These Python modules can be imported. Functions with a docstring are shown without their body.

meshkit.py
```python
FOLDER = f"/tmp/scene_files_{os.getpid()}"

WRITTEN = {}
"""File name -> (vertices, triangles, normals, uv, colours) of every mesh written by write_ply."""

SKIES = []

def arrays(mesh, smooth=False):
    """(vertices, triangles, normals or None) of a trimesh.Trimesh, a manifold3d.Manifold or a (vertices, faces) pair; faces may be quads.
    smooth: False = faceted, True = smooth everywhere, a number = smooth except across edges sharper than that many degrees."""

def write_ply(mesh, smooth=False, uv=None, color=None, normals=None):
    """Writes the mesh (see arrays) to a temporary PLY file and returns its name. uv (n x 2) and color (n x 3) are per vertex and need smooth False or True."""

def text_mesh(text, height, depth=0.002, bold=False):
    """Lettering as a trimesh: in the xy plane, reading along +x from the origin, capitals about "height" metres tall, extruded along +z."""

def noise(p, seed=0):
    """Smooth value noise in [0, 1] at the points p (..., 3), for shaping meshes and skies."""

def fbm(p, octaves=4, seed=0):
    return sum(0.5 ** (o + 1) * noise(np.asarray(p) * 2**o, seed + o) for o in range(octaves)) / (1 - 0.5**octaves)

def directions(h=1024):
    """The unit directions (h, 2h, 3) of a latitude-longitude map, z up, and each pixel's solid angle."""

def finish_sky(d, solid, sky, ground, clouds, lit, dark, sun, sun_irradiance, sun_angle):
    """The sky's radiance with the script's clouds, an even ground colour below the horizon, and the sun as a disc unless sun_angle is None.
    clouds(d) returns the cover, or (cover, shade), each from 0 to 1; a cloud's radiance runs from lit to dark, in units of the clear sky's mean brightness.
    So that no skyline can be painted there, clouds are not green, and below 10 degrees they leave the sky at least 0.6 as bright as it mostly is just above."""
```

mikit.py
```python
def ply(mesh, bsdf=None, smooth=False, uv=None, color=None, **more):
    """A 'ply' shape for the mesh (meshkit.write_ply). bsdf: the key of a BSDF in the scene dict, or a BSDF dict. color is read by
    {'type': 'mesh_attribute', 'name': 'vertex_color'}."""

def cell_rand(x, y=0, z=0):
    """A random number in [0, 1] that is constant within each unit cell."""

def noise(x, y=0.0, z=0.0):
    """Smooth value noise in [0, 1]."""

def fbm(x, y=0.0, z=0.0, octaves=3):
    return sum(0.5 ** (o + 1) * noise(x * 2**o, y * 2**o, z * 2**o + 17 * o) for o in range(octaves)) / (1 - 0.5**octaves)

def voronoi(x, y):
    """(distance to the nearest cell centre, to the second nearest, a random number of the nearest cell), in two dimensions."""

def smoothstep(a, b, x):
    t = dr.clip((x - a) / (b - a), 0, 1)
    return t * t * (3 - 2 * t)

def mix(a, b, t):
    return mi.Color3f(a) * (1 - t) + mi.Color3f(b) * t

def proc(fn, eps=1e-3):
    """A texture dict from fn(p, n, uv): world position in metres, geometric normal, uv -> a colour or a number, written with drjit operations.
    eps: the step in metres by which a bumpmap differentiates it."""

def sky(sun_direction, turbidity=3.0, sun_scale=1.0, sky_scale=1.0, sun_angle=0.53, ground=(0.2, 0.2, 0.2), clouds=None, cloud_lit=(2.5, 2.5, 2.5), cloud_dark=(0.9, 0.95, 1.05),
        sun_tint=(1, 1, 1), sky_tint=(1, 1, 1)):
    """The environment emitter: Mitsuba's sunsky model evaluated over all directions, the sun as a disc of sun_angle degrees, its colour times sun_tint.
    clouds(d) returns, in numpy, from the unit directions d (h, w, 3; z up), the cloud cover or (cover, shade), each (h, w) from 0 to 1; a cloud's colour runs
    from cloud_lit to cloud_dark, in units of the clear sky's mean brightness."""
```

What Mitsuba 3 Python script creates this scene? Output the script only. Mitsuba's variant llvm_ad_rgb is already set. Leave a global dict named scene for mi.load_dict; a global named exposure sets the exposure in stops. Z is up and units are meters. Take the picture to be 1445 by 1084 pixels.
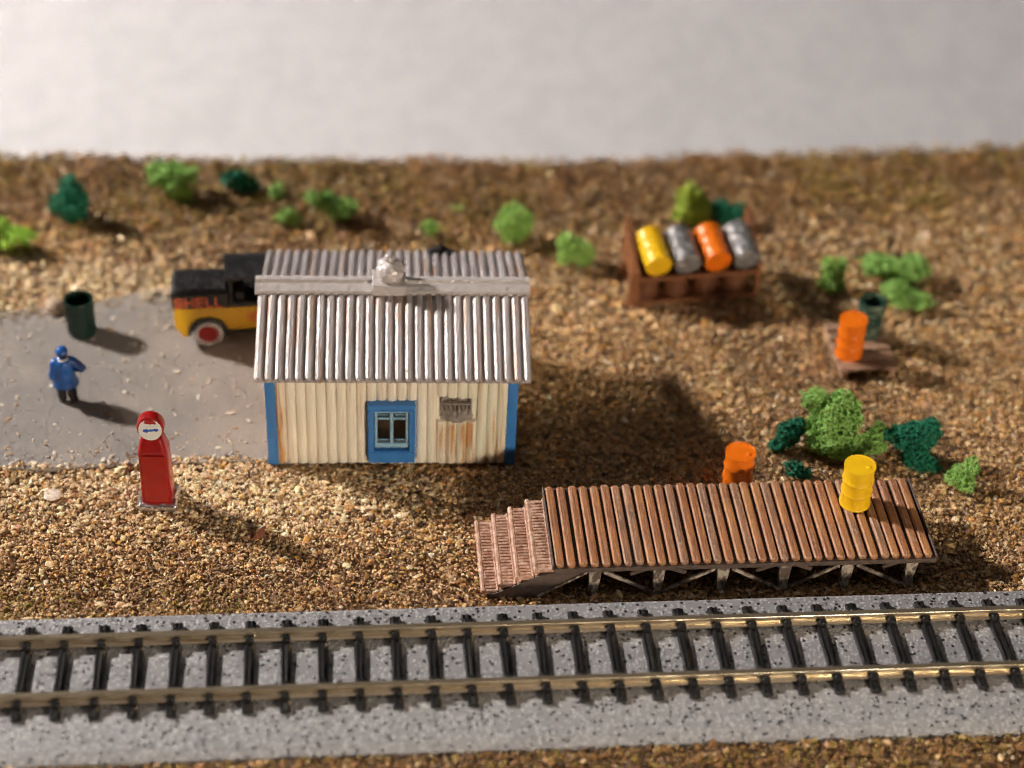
import math, numpy as np, trimesh, manifold3d as m3, mitsuba as mi, drjit as dr
import mikit, meshkit
from shapely.geometry import Polygon, Point, box as sbox
from shapely import affinity, contains_xy, distance as sdist, points as spoints
from scipy.spatial import Voronoi, cKDTree

# ------------------------------------------------------------------ camera, lamps, exposure
T = mi.ScalarTransform4f
scene, labels = {}, {}
PITCH, ROLL, DIST, FOCAL = math.radians(39.0), math.radians(3.0), 1.93, 2600.0 / 1445.0
view = np.array([0, math.cos(PITCH), -math.sin(PITCH)])
eye = -view * DIST
right0 = np.array([1.0, 0, 0]); up0 = np.cross(right0, view)
right = math.cos(ROLL) * right0 + math.sin(ROLL) * up0
up = np.cross(right, view)
scene['camera'] = {
    'type': 'thinlens', 'fov': math.degrees(2 * math.atan(0.5 / FOCAL)), 'fov_axis': 'x',
    'to_world': T().look_at(origin=eye.tolist(), target=[0, 0, 0], up=up.tolist()),
    'aperture_radius': 0.0165, 'focus_distance': 1.70, 'near_clip': 0.05, 'far_clip': 30.0}
exposure = 0.16
LAMP_A, RAD_A = np.array([-3.60, 1.17, 2.48]), 0.165      # desk lamp, behind on the left
LAMP_B, RAD_B = np.array([0.98, -2.13, 0.54]), 0.10       # low lamp in front on the right
POWER_A = (1035.0, 948.0, 885.0)
POWER_B = (290.0, 245.0, 192.0)
POWER_C = (0.37, 0.335, 0.33)                              # pale ceiling light of the room

# ------------------------------------------------------------------ helpers
rng = np.random.default_rng(11)


def key_for(name):
    if name not in scene and name not in taken:
        taken.add(name)
        return name
    k = 1
    while f'{name}_{k:03d}' in taken:
        k += 1
    taken.add(f'{name}_{k:03d}')
    return f'{name}_{k:03d}'


taken = set()


def thing(name, label, cat, group=None):
    k = key_for(name)
    labels[k] = {'label': label, 'category': cat}
    if group:
        labels[k]['group'] = group
    return k


def structure(name, mesh, mat, smooth=30, **kw):
    k = key_for(name)
    scene[k] = mikit.ply(mesh, mat, smooth, **kw)
    labels[k] = {'kind': 'structure'}
    return k


def part(parent, name, mesh, mat, smooth=30, M=None, label=None, kind=None, **kw):
    k = key_for(f'{parent}__{name}')
    d = mesh if isinstance(mesh, dict) else mikit.ply(mesh, mat, smooth, **kw)
    if isinstance(mesh, dict):
        d = dict(d)
        if mat is not None:
            d['bsdf'] = {'type': 'ref', 'id': mat}
    if M is not None:
        d['to_world'] = T(np.asarray(M, float).tolist()) if not isinstance(M, T) else M
    scene[k] = d
    if label or kind:
        labels[k] = {}
        if label: labels[k]['label'] = label
        if kind: labels[k]['kind'] = kind
    return k


def single(name, mesh, mat, label, cat, smooth=30, group=None, M=None, **kw):
    k = thing(name, label, cat, group)
    scene[k] = mikit.ply(mesh, mat, smooth, **kw)
    if M is not None:
        scene[k]['to_world'] = T(np.asarray(M, float).tolist())
    return k


def rotz(a):
    c, s = math.cos(a), math.sin(a)
    m = np.eye(4); m[:2, :2] = [[c, -s], [s, c]]
    return m


def rot(axis, a):
    return trimesh.transformations.rotation_matrix(a, axis)


def move(x, y, z=0.0):
    m = np.eye(4); m[:3, 3] = x, y, z
    return m


def bx(x0, x1, y0, y1, z0, z1, c=0.0):
    """A box; c chamfers its edges."""
    if c <= 0:
        b = trimesh.creation.box(extents=(x1 - x0, y1 - y0, z1 - z0))
        b.apply_translation(((x0 + x1) / 2, (y0 + y1) / 2, (z0 + z1) / 2))
        return b
    pts = []
    for i, X in enumerate((x0, x1)):
        for j, Y in enumerate((y0, y1)):
            for k, Z in enumerate((z0, z1)):
                sx, sy, sz = (c if i == 0 else -c), (c if j == 0 else -c), (c if k == 0 else -c)
                pts += [(X, Y + sy, Z + sz), (X + sx, Y, Z + sz), (X + sx, Y + sy, Z)]
    return trimesh.convex.convex_hull(np.array(pts))


def cat(*ms):
    return trimesh.util.concatenate([m for m in ms])


def lathe(profile, n=40):
    return trimesh.creation.revolve(np.array(profile, float), sections=n)


def tube(points, r, sides=7, caps=True):
    p = np.asarray(points, float)
    r = np.broadcast_to(r, (len(p),))
    t = np.gradient(p, axis=0); t /= np.linalg.norm(t, axis=1, keepdims=True) + 1e-12
    a = np.cross(t, np.where(np.abs(t[:, 2:]) < 0.9, [0, 0, 1.0], [1.0, 0, 0])); a /= np.linalg.norm(a, axis=1, keepdims=True)
    b = np.cross(t, a)
    ang = np.arange(sides) * 2 * np.pi / sides
    v = p[:, None] + r[:, None, None] * (np.cos(ang)[None, :, None] * a[:, None] + np.sin(ang)[None, :, None] * b[:, None])
    f = []
    for i in range(len(p) - 1):
        for j in range(sides):
            q = [i * sides + j, i * sides + (j + 1) % sides, (i + 1) * sides + (j + 1) % sides, (i + 1) * sides + j]
            f += [[q[0], q[1], q[2]], [q[0], q[2], q[3]]]
    vv = v.reshape(-1, 3)
    if caps:
        n = len(vv); vv = np.vstack([vv, p[:1], p[-1:]])
        for j in range(sides):
            f.append([n, (j + 1) % sides, j]); e = (len(p) - 1) * sides
            f.append([n + 1, e + j, e + (j + 1) % sides])
    return trimesh.Trimesh(vv, np.array(f), process=False)


def bar(p0, p1, w, h):
    """A square bar from p0 to p1."""
    p0, p1 = np.array(p0, float), np.array(p1, float)
    L = np.linalg.norm(p1 - p0); z = (p1 - p0) / L
    a = np.cross(z, [0, 1, 0]); a /= np.linalg.norm(a); b = np.cross(z, a)
    m = bx(-w / 2, w / 2, -h / 2, h / 2, 0, L, min(w, h) * .18)
    M = np.eye(4); M[:3, 0], M[:3, 1], M[:3, 2], M[:3, 3] = a, b, z, p0
    m.apply_transform(M)
    return m


def ext_y(poly, y0, y1):
    """A shapely polygon drawn in (x, z), extruded from y0 to y1."""
    m = trimesh.creation.extrude_polygon(poly, y1 - y0, engine='earcut')
    v = m.vertices.copy()
    m.vertices = np.stack([v[:, 0], y1 - v[:, 2], v[:, 1]], 1)
    return m


def rough(mesh, amp, freq, seed=0, sub=None):
    """Uneven hand-made surface: displaces the vertices by noise."""
    if sub:
        v, f = trimesh.remesh.subdivide_to_size(mesh.vertices, mesh.faces, sub, max_iter=8)
        mesh = trimesh.Trimesh(v, f, process=True)
    v = mesh.vertices
    d = np.stack([meshkit.fbm(v * freq + 13.1 * i, 3, seed + i) - .5 for i in range(3)], 1)
    mesh.vertices = v + 2 * amp * d
    return mesh


def solid(mesh):
    return m3.Manifold(m3.Mesh(np.asarray(mesh.vertices, np.float32), np.asarray(mesh.faces, np.uint32)))


def from_solid(man):
    m = man.to_mesh()
    return trimesh.Trimesh(np.asarray(m.vert_properties[:, :3]), np.asarray(m.tri_verts), process=True)


# ------------------------------------------------------------------ materials
noise, fbm, vor, crand, sstep, mix = mikit.noise, mikit.fbm, mikit.voronoi, mikit.cell_rand, mikit.smoothstep, mikit.mix


def rgb(r, g, b):
    return {'type': 'rgb', 'value': [r, g, b]}


def mat(name, color, rough_=.5, metallic=0.0, spec=.5, bump=None, bump_scale=1.0, eps=4e-4, **kw):
    b = {'type': 'principled', 'base_color': color, 'roughness': rough_, 'metallic': metallic, 'specular': spec, **kw}
    if bump is not None:
        b = {'type': 'bumpmap', 'arbitrary': mikit.proc(bump, eps), 'scale': bump_scale, 'bsdf': b}
    scene[name] = {'type': 'twosided', 'bsdf': b}


HOUSE = (-0.2343, -0.1452, 0.079)
hc, hs = math.cos(HOUSE[2]), math.sin(HOUSE[2])


def hlocal(p):
    x, y = p.x - HOUSE[0], p.y - HOUSE[1]
    return hc * x + hs * y, -hs * x + hc * y, p.z


def wall_color(p, n, uv):
    x, y, z = hlocal(p)
    pale = mix((.88, .825, .71), (.82, .77, .64), fbm(x * 60, y * 60, z * 22))
    pale = mix(pale, (.66, .67, .50), sstep(.15, .21, x + .02 * noise(z * 90)) * .45)
    g = fbm(x * 520, y * 520, z * 16)
    streak = sstep(.42, .66, g)
    under = sstep(.159, .168, x) * sstep(.205, .196, x) * sstep(.066, .052, z + .01 * noise(x * 300))
    left = sstep(.022, .010, x)
    rightc = sstep(.208, .214, x) * sstep(.232, .222, x) * sstep(.085, .05, z)
    any_ = .34 * sstep(.55, .75, fbm(x * 300, y * 300, z * 9 + 5))
    t = dr.clip(streak * (under * 1.0 + left * .9 + rightc * .9) + under * .16 + left * .30 + any_, 0, .95)
    c = mix(pale, mix((.44, .19, .06), (.62, .34, .13), noise(x * 700, z * 120)), t)
    return mix(c, (.30, .27, .18), .35 * sstep(.012, .0, z) * noise(x * 200, y * 200))


def roof_color(p, n, uv):
    x, y, z = hlocal(p)
    g = fbm(x * 420, y * 22, z * 22)
    c = mix((.50, .46, .455), (.34, .30, .29), sstep(.3, .7, g))
    c = mix(c, (.36, .21, .13), .7 * sstep(.62, .76, fbm(x * 210 + 9, y * 14, 3.0)))
    spot = sstep(.020, .006, dr.sqrt(dr.square((x - .158) * .75) + dr.square((y - .088) * 1.0)) + .012 * fbm(x * 150, y * 150))
    return mix(c, (.10, .075, .06), .8 * spot)


def cream_bump(p, n, uv):
    return fbm(p.x * 500, p.y * 500, p.z * 60)


mat('wall_paint', mikit.proc(wall_color), .55, spec=.4, bump=cream_bump, bump_scale=.0004)
mat('blue_paint', mikit.proc(lambda p, n, uv: mix((.030, .165, .47), (.055, .225, .56), fbm(p.x * 260, p.y * 260, p.z * 40))), .38)
mat('pale_blue_paint', mikit.proc(lambda p, n, uv: mix((.20, .40, .56), (.33, .54, .68), noise(p.x * 300, p.y * 300, p.z * 300))), .4)
mat('roof_metal', mikit.proc(roof_color),   .46, metallic=.26, spec=.5, bump=lambda p, n, uv: fbm(p.x * 700, p.y * 90, p.z * 90), bump_scale=.0006)
mat('bare_silver', mikit.proc(lambda p, n, uv: mix((.70, .65, .63), (.52, .47, .45), fbm(p.x * 220, p.y * 220, p.z * 220))), .30, metallic=.30,
    bump=lambda p, n, uv: fbm(p.x * 260, p.y * 260, p.z * 260), bump_scale=.0016)
mat('grey_mess', mikit.proc(lambda p, n, uv: mix((.34, .30, .27), (.16, .13, .11), fbm(p.x * 260, p.y * 260, p.z * 260))), .7)
mat('soot', rgb(.012, .010, .009), .8)


def wood(c0, c1, c2, s):
    def f(p, n, uv):
        c_, s_ = math.cos(.115), math.sin(.115)
        x, y = c_ * p.x + s_ * p.y, -s_ * p.x + c_ * p.y
        g = .6 * fbm(x * 900 + s * 7, y * 28, p.z * 500) + .4 * fbm(x * 420, y * 260, 3.0 * s)
        b = fbm(x * 95 + s * 3, y * 40, s * 1.7)
        c = mix(c0, c1, sstep(.25, .75, b))
        c = mix(c, c2, .8 * sstep(.50, .78, g))
        return mix(c, (.52, .33, .21), .38 * sstep(.96, .80, n.z) * sstep(.1, .4, n.z))   # edges worn pale
    return mikit.proc(f)


def grain_bump(p, n, uv):
    c_, s_ = math.cos(.115), math.sin(.115)
    x, y = c_ * p.x + s_ * p.y, -s_ * p.x + c_ * p.y
    return fbm(x * 1000, y * 45, p.z * 400)


mat('deck_wood_red', wood((.39, .160, .060), (.26, .110, .055), (.42, .25, .16), 1), .5, bump=grain_bump, bump_scale=.0009)
mat('deck_wood_grey', wood((.36, .170, .085), (.23, .130, .085), (.42, .29, .21), 2), .5, bump=grain_bump, bump_scale=.0009)
mat('deck_wood_brown', wood((.42, .190, .070), (.30, .125, .060), (.36, .22, .14), 3), .5, bump=grain_bump, bump_scale=.0009)
mat('deck_dark', rgb(.030, .020, .016), .7)
mat('step_wood', mikit.proc(lambda p, n, uv: mix((.40, .215, .140), (.60, .41, .31), sstep(.35, .72, fbm(p.x * 300, p.y * 300, p.z * 200)))), .5)
mat('pale_frame', mikit.proc(lambda p, n, uv: mix((.36, .31, .25), (.09, .062, .046), sstep(.36, .62, fbm(p.x * 260, p.y * 260, p.z * 120)))), .6)
mat('dark_frame', mikit.proc(lambda p, n, uv: mix((.12, .080, .060), (.050, .034, .027), fbm(p.x * 200, p.y * 200, p.z * 200))), .6)


def yellowed(a, b, f=70):
    return mikit.proc(lambda p, n, uv: mix(a, b, fbm(p.x * f, p.y * f, p.z * f)))


mat('yellow_paint', yellowed((.86, .55, .012), (.80, .46, .008)), .38)
mat('orange_paint', yellowed((.83, .19, .008), (.76, .15, .006)), .36)
mat('grey_barrel', mikit.proc(lambda p, n, uv: mix((.135, .135, .140), (.56, .55, .55), sstep(.53, .66, fbm(p.x * 90, p.y * 330, p.z * 330)))), .42, metallic=.1)
mat('rust_brown', yellowed((.19, .075, .032), (.12, .045, .022), 120), .5)
mat('rack_wood', yellowed((.27, .105, .040), (.17, .065, .028), 90), .45)
mat('bin_green', yellowed((.005, .021, .014), (.008, .030, .019), 60), .32)
mat('mesh_green', mikit.proc(lambda p, n, uv: mix((.010, .045, .030), (.36, .44, .31), .8 * sstep(.54, .68, fbm(p.x * 160, p.y * 160, p.z * 420)))), .4)
mat('pallet_wood', mikit.proc(lambda p, n, uv: mix((.27, .155, .095), (.46, .31, .21), sstep(.40, .75, fbm(p.x * 60, p.y * 420, p.z * 420)))), .5)
mat('red_gloss', yellowed((.37, .011, .011), (.29, .007, .008)), .16, clearcoat=.6, clearcoat_gloss=.9,
    bump=lambda p, n, uv: fbm(p.x * 160, p.y * 160, p.z * 100), bump_scale=.0010)
mat('white_gloss', rgb(.78, .77, .74), .3)
mat('ink_blue', rgb(.03, .10, .42), .4)
mat('chrome', mikit.proc(lambda p, n, uv: mix((.72, .70, .68), (.45, .38, .34), fbm(p.x * 200, p.y * 200, p.z * 200))), .22, metallic=.85,
    bump=lambda p, n, uv: fbm(p.x * 350, p.y * 350, p.z * 350), bump_scale=.0012)
mat('truck_yellow', yellowed((.80, .48, .012), (.72, .40, .010), 50), .32)
mat('truck_black', yellowed((.010, .010, .011), (.022, .021, .021), 90), .42, bump=lambda p, n, uv: fbm(p.x * 150, p.y * 150, p.z * 150), bump_scale=.002)
mat('truck_red', yellowed((.42, .016, .016), (.34, .012, .012)), .3)
mat('letter_orange', rgb(.80, .175, .065), .45)
mat('emblem_orange', yellowed((.72, .24, .025), (.74, .34, .02), 200), .45)
mat('coat_blue', yellowed((.012, .080, .31), (.018, .105, .38), 90), .28)
mat('trouser_black', rgb(.010, .009, .010), .35)
mat('skin_paint', rgb(.62, .44, .35), .4)
mat('white_cloth', rgb(.70, .68, .66), .5)
mat('plastic_black', mikit.proc(lambda p, n, uv: mix((.010, .010, .011), (.028, .027, .027), fbm(p.x * 100, p.y * 100, p.z * 100))), .16, spec=.5)
mat('rail_metal', mikit.proc(lambda p, n, uv: mix((.64, .53, .37), (.50, .405, .28), fbm(p.x * 30, p.y * 30, p.z * 400))), .30, metallic=.85,
    bump=lambda p, n, uv: fbm(p.x * 22, p.y * 400, p.z * 700), bump_scale=.0006)


def bed_color(p, n, uv):
    x, y, z = p.x, p.y + .5 * p.z, p.z
    d1, d2, r1 = vor(x * 330, y * 330)
    d3, d4, r2 = vor(x * 210 + 40, y * 210)
    c = mix((.335, .33, .333), (.28, .275, .278), fbm(x * 45, y * 45))
    c = mix(c, (.50, .495, .49), sstep(.50, .30, d1) * sstep(.62, .66, r1))
    c = mix(c, (.025, .025, .03), sstep(.40, .24, d3) * sstep(.80, .82, r2))
    c = mix(c, (.07, .07, .08), sstep(.36, .22, d1) * sstep(.11, .09, r1))
    return c


def bed_bump(p, n, uv):
    d1, d2, r1 = vor(p.x * 330, (p.y + .5 * p.z) * 330)
    return sstep(.7, .1, d1) * r1


mat('roadbed_grey', mikit.proc(bed_color), .33, spec=.45, bump=bed_bump, bump_scale=.0006)


def pave_color(p, n, uv):
    x, y = p.x, p.y
    m = fbm(x * 14, y * 14, 2.0)
    c = mix((.235, .215, .200), (.305, .268, .238), sstep(.3, .7, m))
    c = mix(c, (.375, .318, .270), .6 * sstep(.40, .75, fbm(x * 7 + 3, y * 7)) * sstep(-.50, -.33, x))
    return mix(c, (.20, .19, .18), .3 * sstep(.5, .8, fbm(x * 240, y * 240)))


mat('pavement_card', mikit.proc(pave_color), .6, spec=.3, bump=lambda p, n, uv: fbm(p.x * 380, p.y * 380), bump_scale=.0012)
mat('soil', mikit.proc(lambda p, n, uv: mix((.26, .175, .10), (.38, .27, .165), fbm(p.x * 90, p.y * 90))), .9, spec=.1)
mat('table_white', mikit.proc(lambda p, n, uv: mix((.560, .552, .560), (.618, .608, .615), sstep(.30, .70, fbm(p.x * 44 + 2 * noise(p.x * 19, p.y * 19), p.y * 26, 1.0, 3)))), .75, spec=.2,
    bump=lambda p, n, uv: fbm(p.x * 75, p.y * 75), bump_scale=.0016, eps=2e-3)
scene['grain_stone'] = {'type': 'twosided', 'bsdf': {'type': 'principled', 'base_color': {'type': 'mesh_attribute', 'name': 'vertex_color'}, 'roughness': .48, 'specular': .28}}
mat('stone_pale', yellowed((.55, .42, .30), (.40, .29, .20), 120), .6)
mat('pebble_white', rgb(.66, .55, .44), .4)
mat('leaf_rust', yellowed((.34, .13, .06), (.25, .09, .05), 150), .6)
for nm, a, b in (('foam_green', (.20, .41, .085), (.33, .56, .16)), ('foam_lime', (.34, .60, .07), (.46, .70, .13)), ('foam_dark', (.010, .135, .075), (.022, .21, .115)),
                 ('foam_olive', (.42, .58, .07), (.52, .66, .12)), ('foam_mid', (.25, .46, .095), (.35, .57, .15))):
    mat(nm, mikit.proc(lambda p, n, uv, a=a, b=b: mix(a, b, fbm(p.x * 60, p.y * 60, p.z * 60))), .6, spec=.25)
mat('pavement_dust', rgb(.46, .42, .38), .8, spec=.2)
scene['glass_pane'] = {'type': 'thindielectric'}

# ------------------------------------------------------------------ lamps
def lamp(name, label, pos, rad, power, floor):
    k = thing(name, label, 'lamp')
    b = trimesh.creation.icosphere(subdivisions=3, radius=rad); b.apply_translation(pos)
    part(k, 'bulb', b, 'white_gloss', True, emitter={'type': 'area', 'radiance': rgb(*power)})
    out = np.array([pos[0], pos[1], 0.0]); out /= np.linalg.norm(out)
    s = lathe([(0, 0), (rad * .5, 0), (rad * .45, rad * 1.2), (0, rad * 1.2)], 24); s.apply_translation(pos + [0, 0, rad * 1.01])
    part(k, 'socket', s, 'plastic_black')
    foot = np.array([*(pos[:2] + out[:2] * .45), floor])
    part(k, 'stand', tube([foot, foot + [0, 0, (pos[2] + rad * 1.8 - floor) * .8], pos + [0, 0, rad * 1.9]], .018, 12), 'plastic_black')
    f = lathe([(0, 0), (.15, 0), (.15, .02), (.02, .035), (0, .035)], 32); f.apply_translation(foot)
    part(k, 'foot', f, 'plastic_black')


TABLE_Z = -0.35
lamp('desk_lamp', 'bare bulb desk lamp behind the layout on the left', LAMP_A, RAD_A, POWER_A, TABLE_Z)
lamp('table_lamp', 'low warm lamp on the table in front of the layout', LAMP_B, RAD_B, POWER_B, TABLE_Z)
k = thing('ceiling_light', 'large pale square ceiling light above the table', 'ceiling light')
scene[k] = {'type': 'rectangle', 'to_world': T().translate([0.4, -0.6, 7.0]).rotate([1, 0, 0], 180).scale([2.6, 2.6, 1]),
            'emitter': {'type': 'area', 'radiance': rgb(*POWER_C)}}

# ------------------------------------------------------------------ setting: table, ground, gravel, pavement
structure('tabletop', bx(-4, 4, -3, 5, TABLE_Z - .06, TABLE_Z), 'table_white', False)

BACK = np.array([(-1.05, .338), (-.63, .374), (-.3, .398), (-.0146, .428), (.16, .444), (.27, .470), (.45, .493), (.632, .522), (.9, .556), (1.05, .575)])


def back_y(x):
    return np.interp(x, BACK[:, 0], BACK[:, 1])


TH = math.radians(6.45)
U, V = np.array([math.cos(TH), math.sin(TH)]), np.array([-math.sin(TH), math.cos(TH)])
TRACK_V = -.4062          # distance of the track's centre line from the origin, along V
PAVE = Polygon([(-.85, -.225), (-.4932, -.1775), (-.236, -.143), (-.182, -.1385), (-.18, .19), (-.26, .168), (-.33, .153), (-.374, .138), (-.45, .105), (-.555, .072), (-.7, .03), (-.85, .0)])


def relief(x, y):
    p = np.stack([np.asarray(x) * 7, np.asarray(y) * 7, np.zeros_like(x)], -1)
    h = .010 * (meshkit.fbm(p, 4, 3) - .55) + .0055 * (meshkit.fbm(p * 9, 3, 41) - .5)
    dv = np.stack([x, y], -1) @ V - TRACK_V
    h = h + .0165 * np.clip((-dv - .07) / .015, 0, 1) + .004 * np.exp(-((dv - .085) / .02) ** 2)
    bank = np.clip((y - (back_y(x) - .14)) / .12, 0, 1)
    h = h + bank * .012 * meshkit.fbm(p * 1.7 + 5, 3, 8)
    # sand drifted against the pavement's edges, the pavement itself stays clear
    hx, hy = hc * (x - HOUSE[0]) + hs * (y - HOUSE[1]), -hs * (x - HOUSE[0]) + hc * (y - HOUSE[1])
    near = np.clip(1 - np.maximum(np.maximum(-hx, hx - .24), np.maximum(-hy, hy - .18)) / .03, 0, 1)
    h = h * (1 - near) - .003 * near
    pd = sdist(spoints(x, y), PAVE)
    card = np.clip(1 - pd / .022, 0, 1) ** 1.5 * np.clip(1.3 * meshkit.noise(p * 5, 15) + .1, 0, 1) * ((hx < .004) | (hy < -.014))
    return np.where(pd > 0, h * (1 - card) + .0026 * card, np.minimum(h, -.0035))


gx, gy = np.linspace(-1.05, 1.05, 240), np.linspace(0, 1, 170)
GX = np.repeat(gx[None], len(gy), 0); GY = -.66 + gy[:, None] * (back_y(gx)[None] + .66)
GZ = relief(GX, GY) - .003
top = np.stack([GX, GY, GZ], -1).reshape(-1, 3)
ny, nx = GX.shape
i, j = np.meshgrid(np.arange(nx - 1), np.arange(ny - 1))
q = (j * nx + i).ravel()
f = np.vstack([np.stack([q, q + 1, q + nx + 1], 1), np.stack([q, q + nx + 1, q + nx], 1)])
rim = np.concatenate([np.arange(nx), np.arange(1, ny) * nx + nx - 1, (ny - 1) * nx + np.arange(nx - 2, -1, -1), np.arange(ny - 2, 0, -1) * nx])
low = top[rim].copy(); low[:, 2] = TABLE_Z + .001
n0 = len(top); m = len(rim); a = np.arange(m); b = (a + 1) % m
f = np.vstack([f, np.stack([rim[a], n0 + a, n0 + b], 1), np.stack([rim[a], n0 + b, rim[b]], 1)])
structure('ground', trimesh.Trimesh(np.vstack([top, low]), f, process=False), 'soil', False)

slab_cut = [(-.9, -.0345), (-.1, .010)]
line_y = lambda x: -.005 + (x + .36) * .085
joint = Polygon([(-.9, line_y(-.9) - .0007), (-.1, line_y(-.1) - .0007), (-.1, line_y(-.1) + .0007), (-.9, line_y(-.9) + .0007)])
edge = []
for t in np.linspace(0, PAVE.length, 160, endpoint=False):
    p = PAVE.exterior.interpolate(t)
    edge.append((p.x + .0012 * (rng.random() - .5), p.y + .0018 * (rng.random() - .5)))
pave_poly = Polygon(edge)
pv = key_for('pavement'); labels[pv] = {'kind': 'structure'}
front_half = pave_poly.intersection(Polygon([(-1, -1), (0, -1), (0, line_y(0) - .0006), (-1, line_y(-1) - .0006)]))
back_half = pave_poly.intersection(Polygon([(-1, 1), (0, 1), (0, line_y(0) + .0006), (-1, line_y(-1) + .0006)]))
for g in (front_half, back_half):
    g = max(getattr(g, 'geoms', [g]), key=lambda s: s.area)
    mm = trimesh.creation.extrude_polygon(g, .006, engine='earcut'); mm.apply_translation((0, 0, -.002))
    part(pv, 'slab', mm, 'pavement_card', False)
mm = trimesh.creation.extrude_polygon(pave_poly, .0067, engine='earcut'); mm.apply_translation((0, 0, -.003))
part(pv, 'bedding', mm, 'pavement_dust', False)

ICO = trimesh.creation.icosphere(subdivisions=0)
OCT = (np.array([[1, 0, 0], [-1, 0, 0], [0, 1, 0], [0, -1, 0], [0, 0, 1], [0, 0, -1.0]]),
       np.array([[0, 2, 4], [2, 1, 4], [1, 3, 4], [3, 0, 4], [2, 0, 5], [1, 2, 5], [3, 1, 5], [0, 3, 5]]))


def random_rot(n, r):
    q = r.normal(size=(n, 4)); q /= np.linalg.norm(q, axis=1, keepdims=True)
    w, x, y, z = q.T
    return np.stack([1 - 2 * (y * y + z * z), 2 * (x * y - z * w), 2 * (x * z + y * w), 2 * (x * y + z * w), 1 - 2 * (x * x + z * z), 2 * (y * z - x * w),
                     2 * (x * z - y * w), 2 * (y * z + x * w), 1 - 2 * (x * x + y * y)], -1).reshape(n, 3, 3)


def grains(pos, size, color, template, r, flat=.62, stretch=.68):
    tv, tf = template
    n, k = len(pos), len(tv)
    v = tv[None] * (1 + .42 * (r.random((n, k, 1)) - .5))
    sc = np.exp(stretch * r.normal(size=(n, 1, 3)) * .6)
    v = np.einsum('nij,nkj->nki', random_rot(n, r), v * sc)
    v *= np.array([1, 1, flat]); v = v * size[:, None, None] + pos[:, None]
    fcs = (tf[None] + (np.arange(n) * k)[:, None, None]).reshape(-1, 3)
    return v.reshape(-1, 3), fcs, np.repeat(color, k, 0)


r = np.random.default_rng(5)


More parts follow.
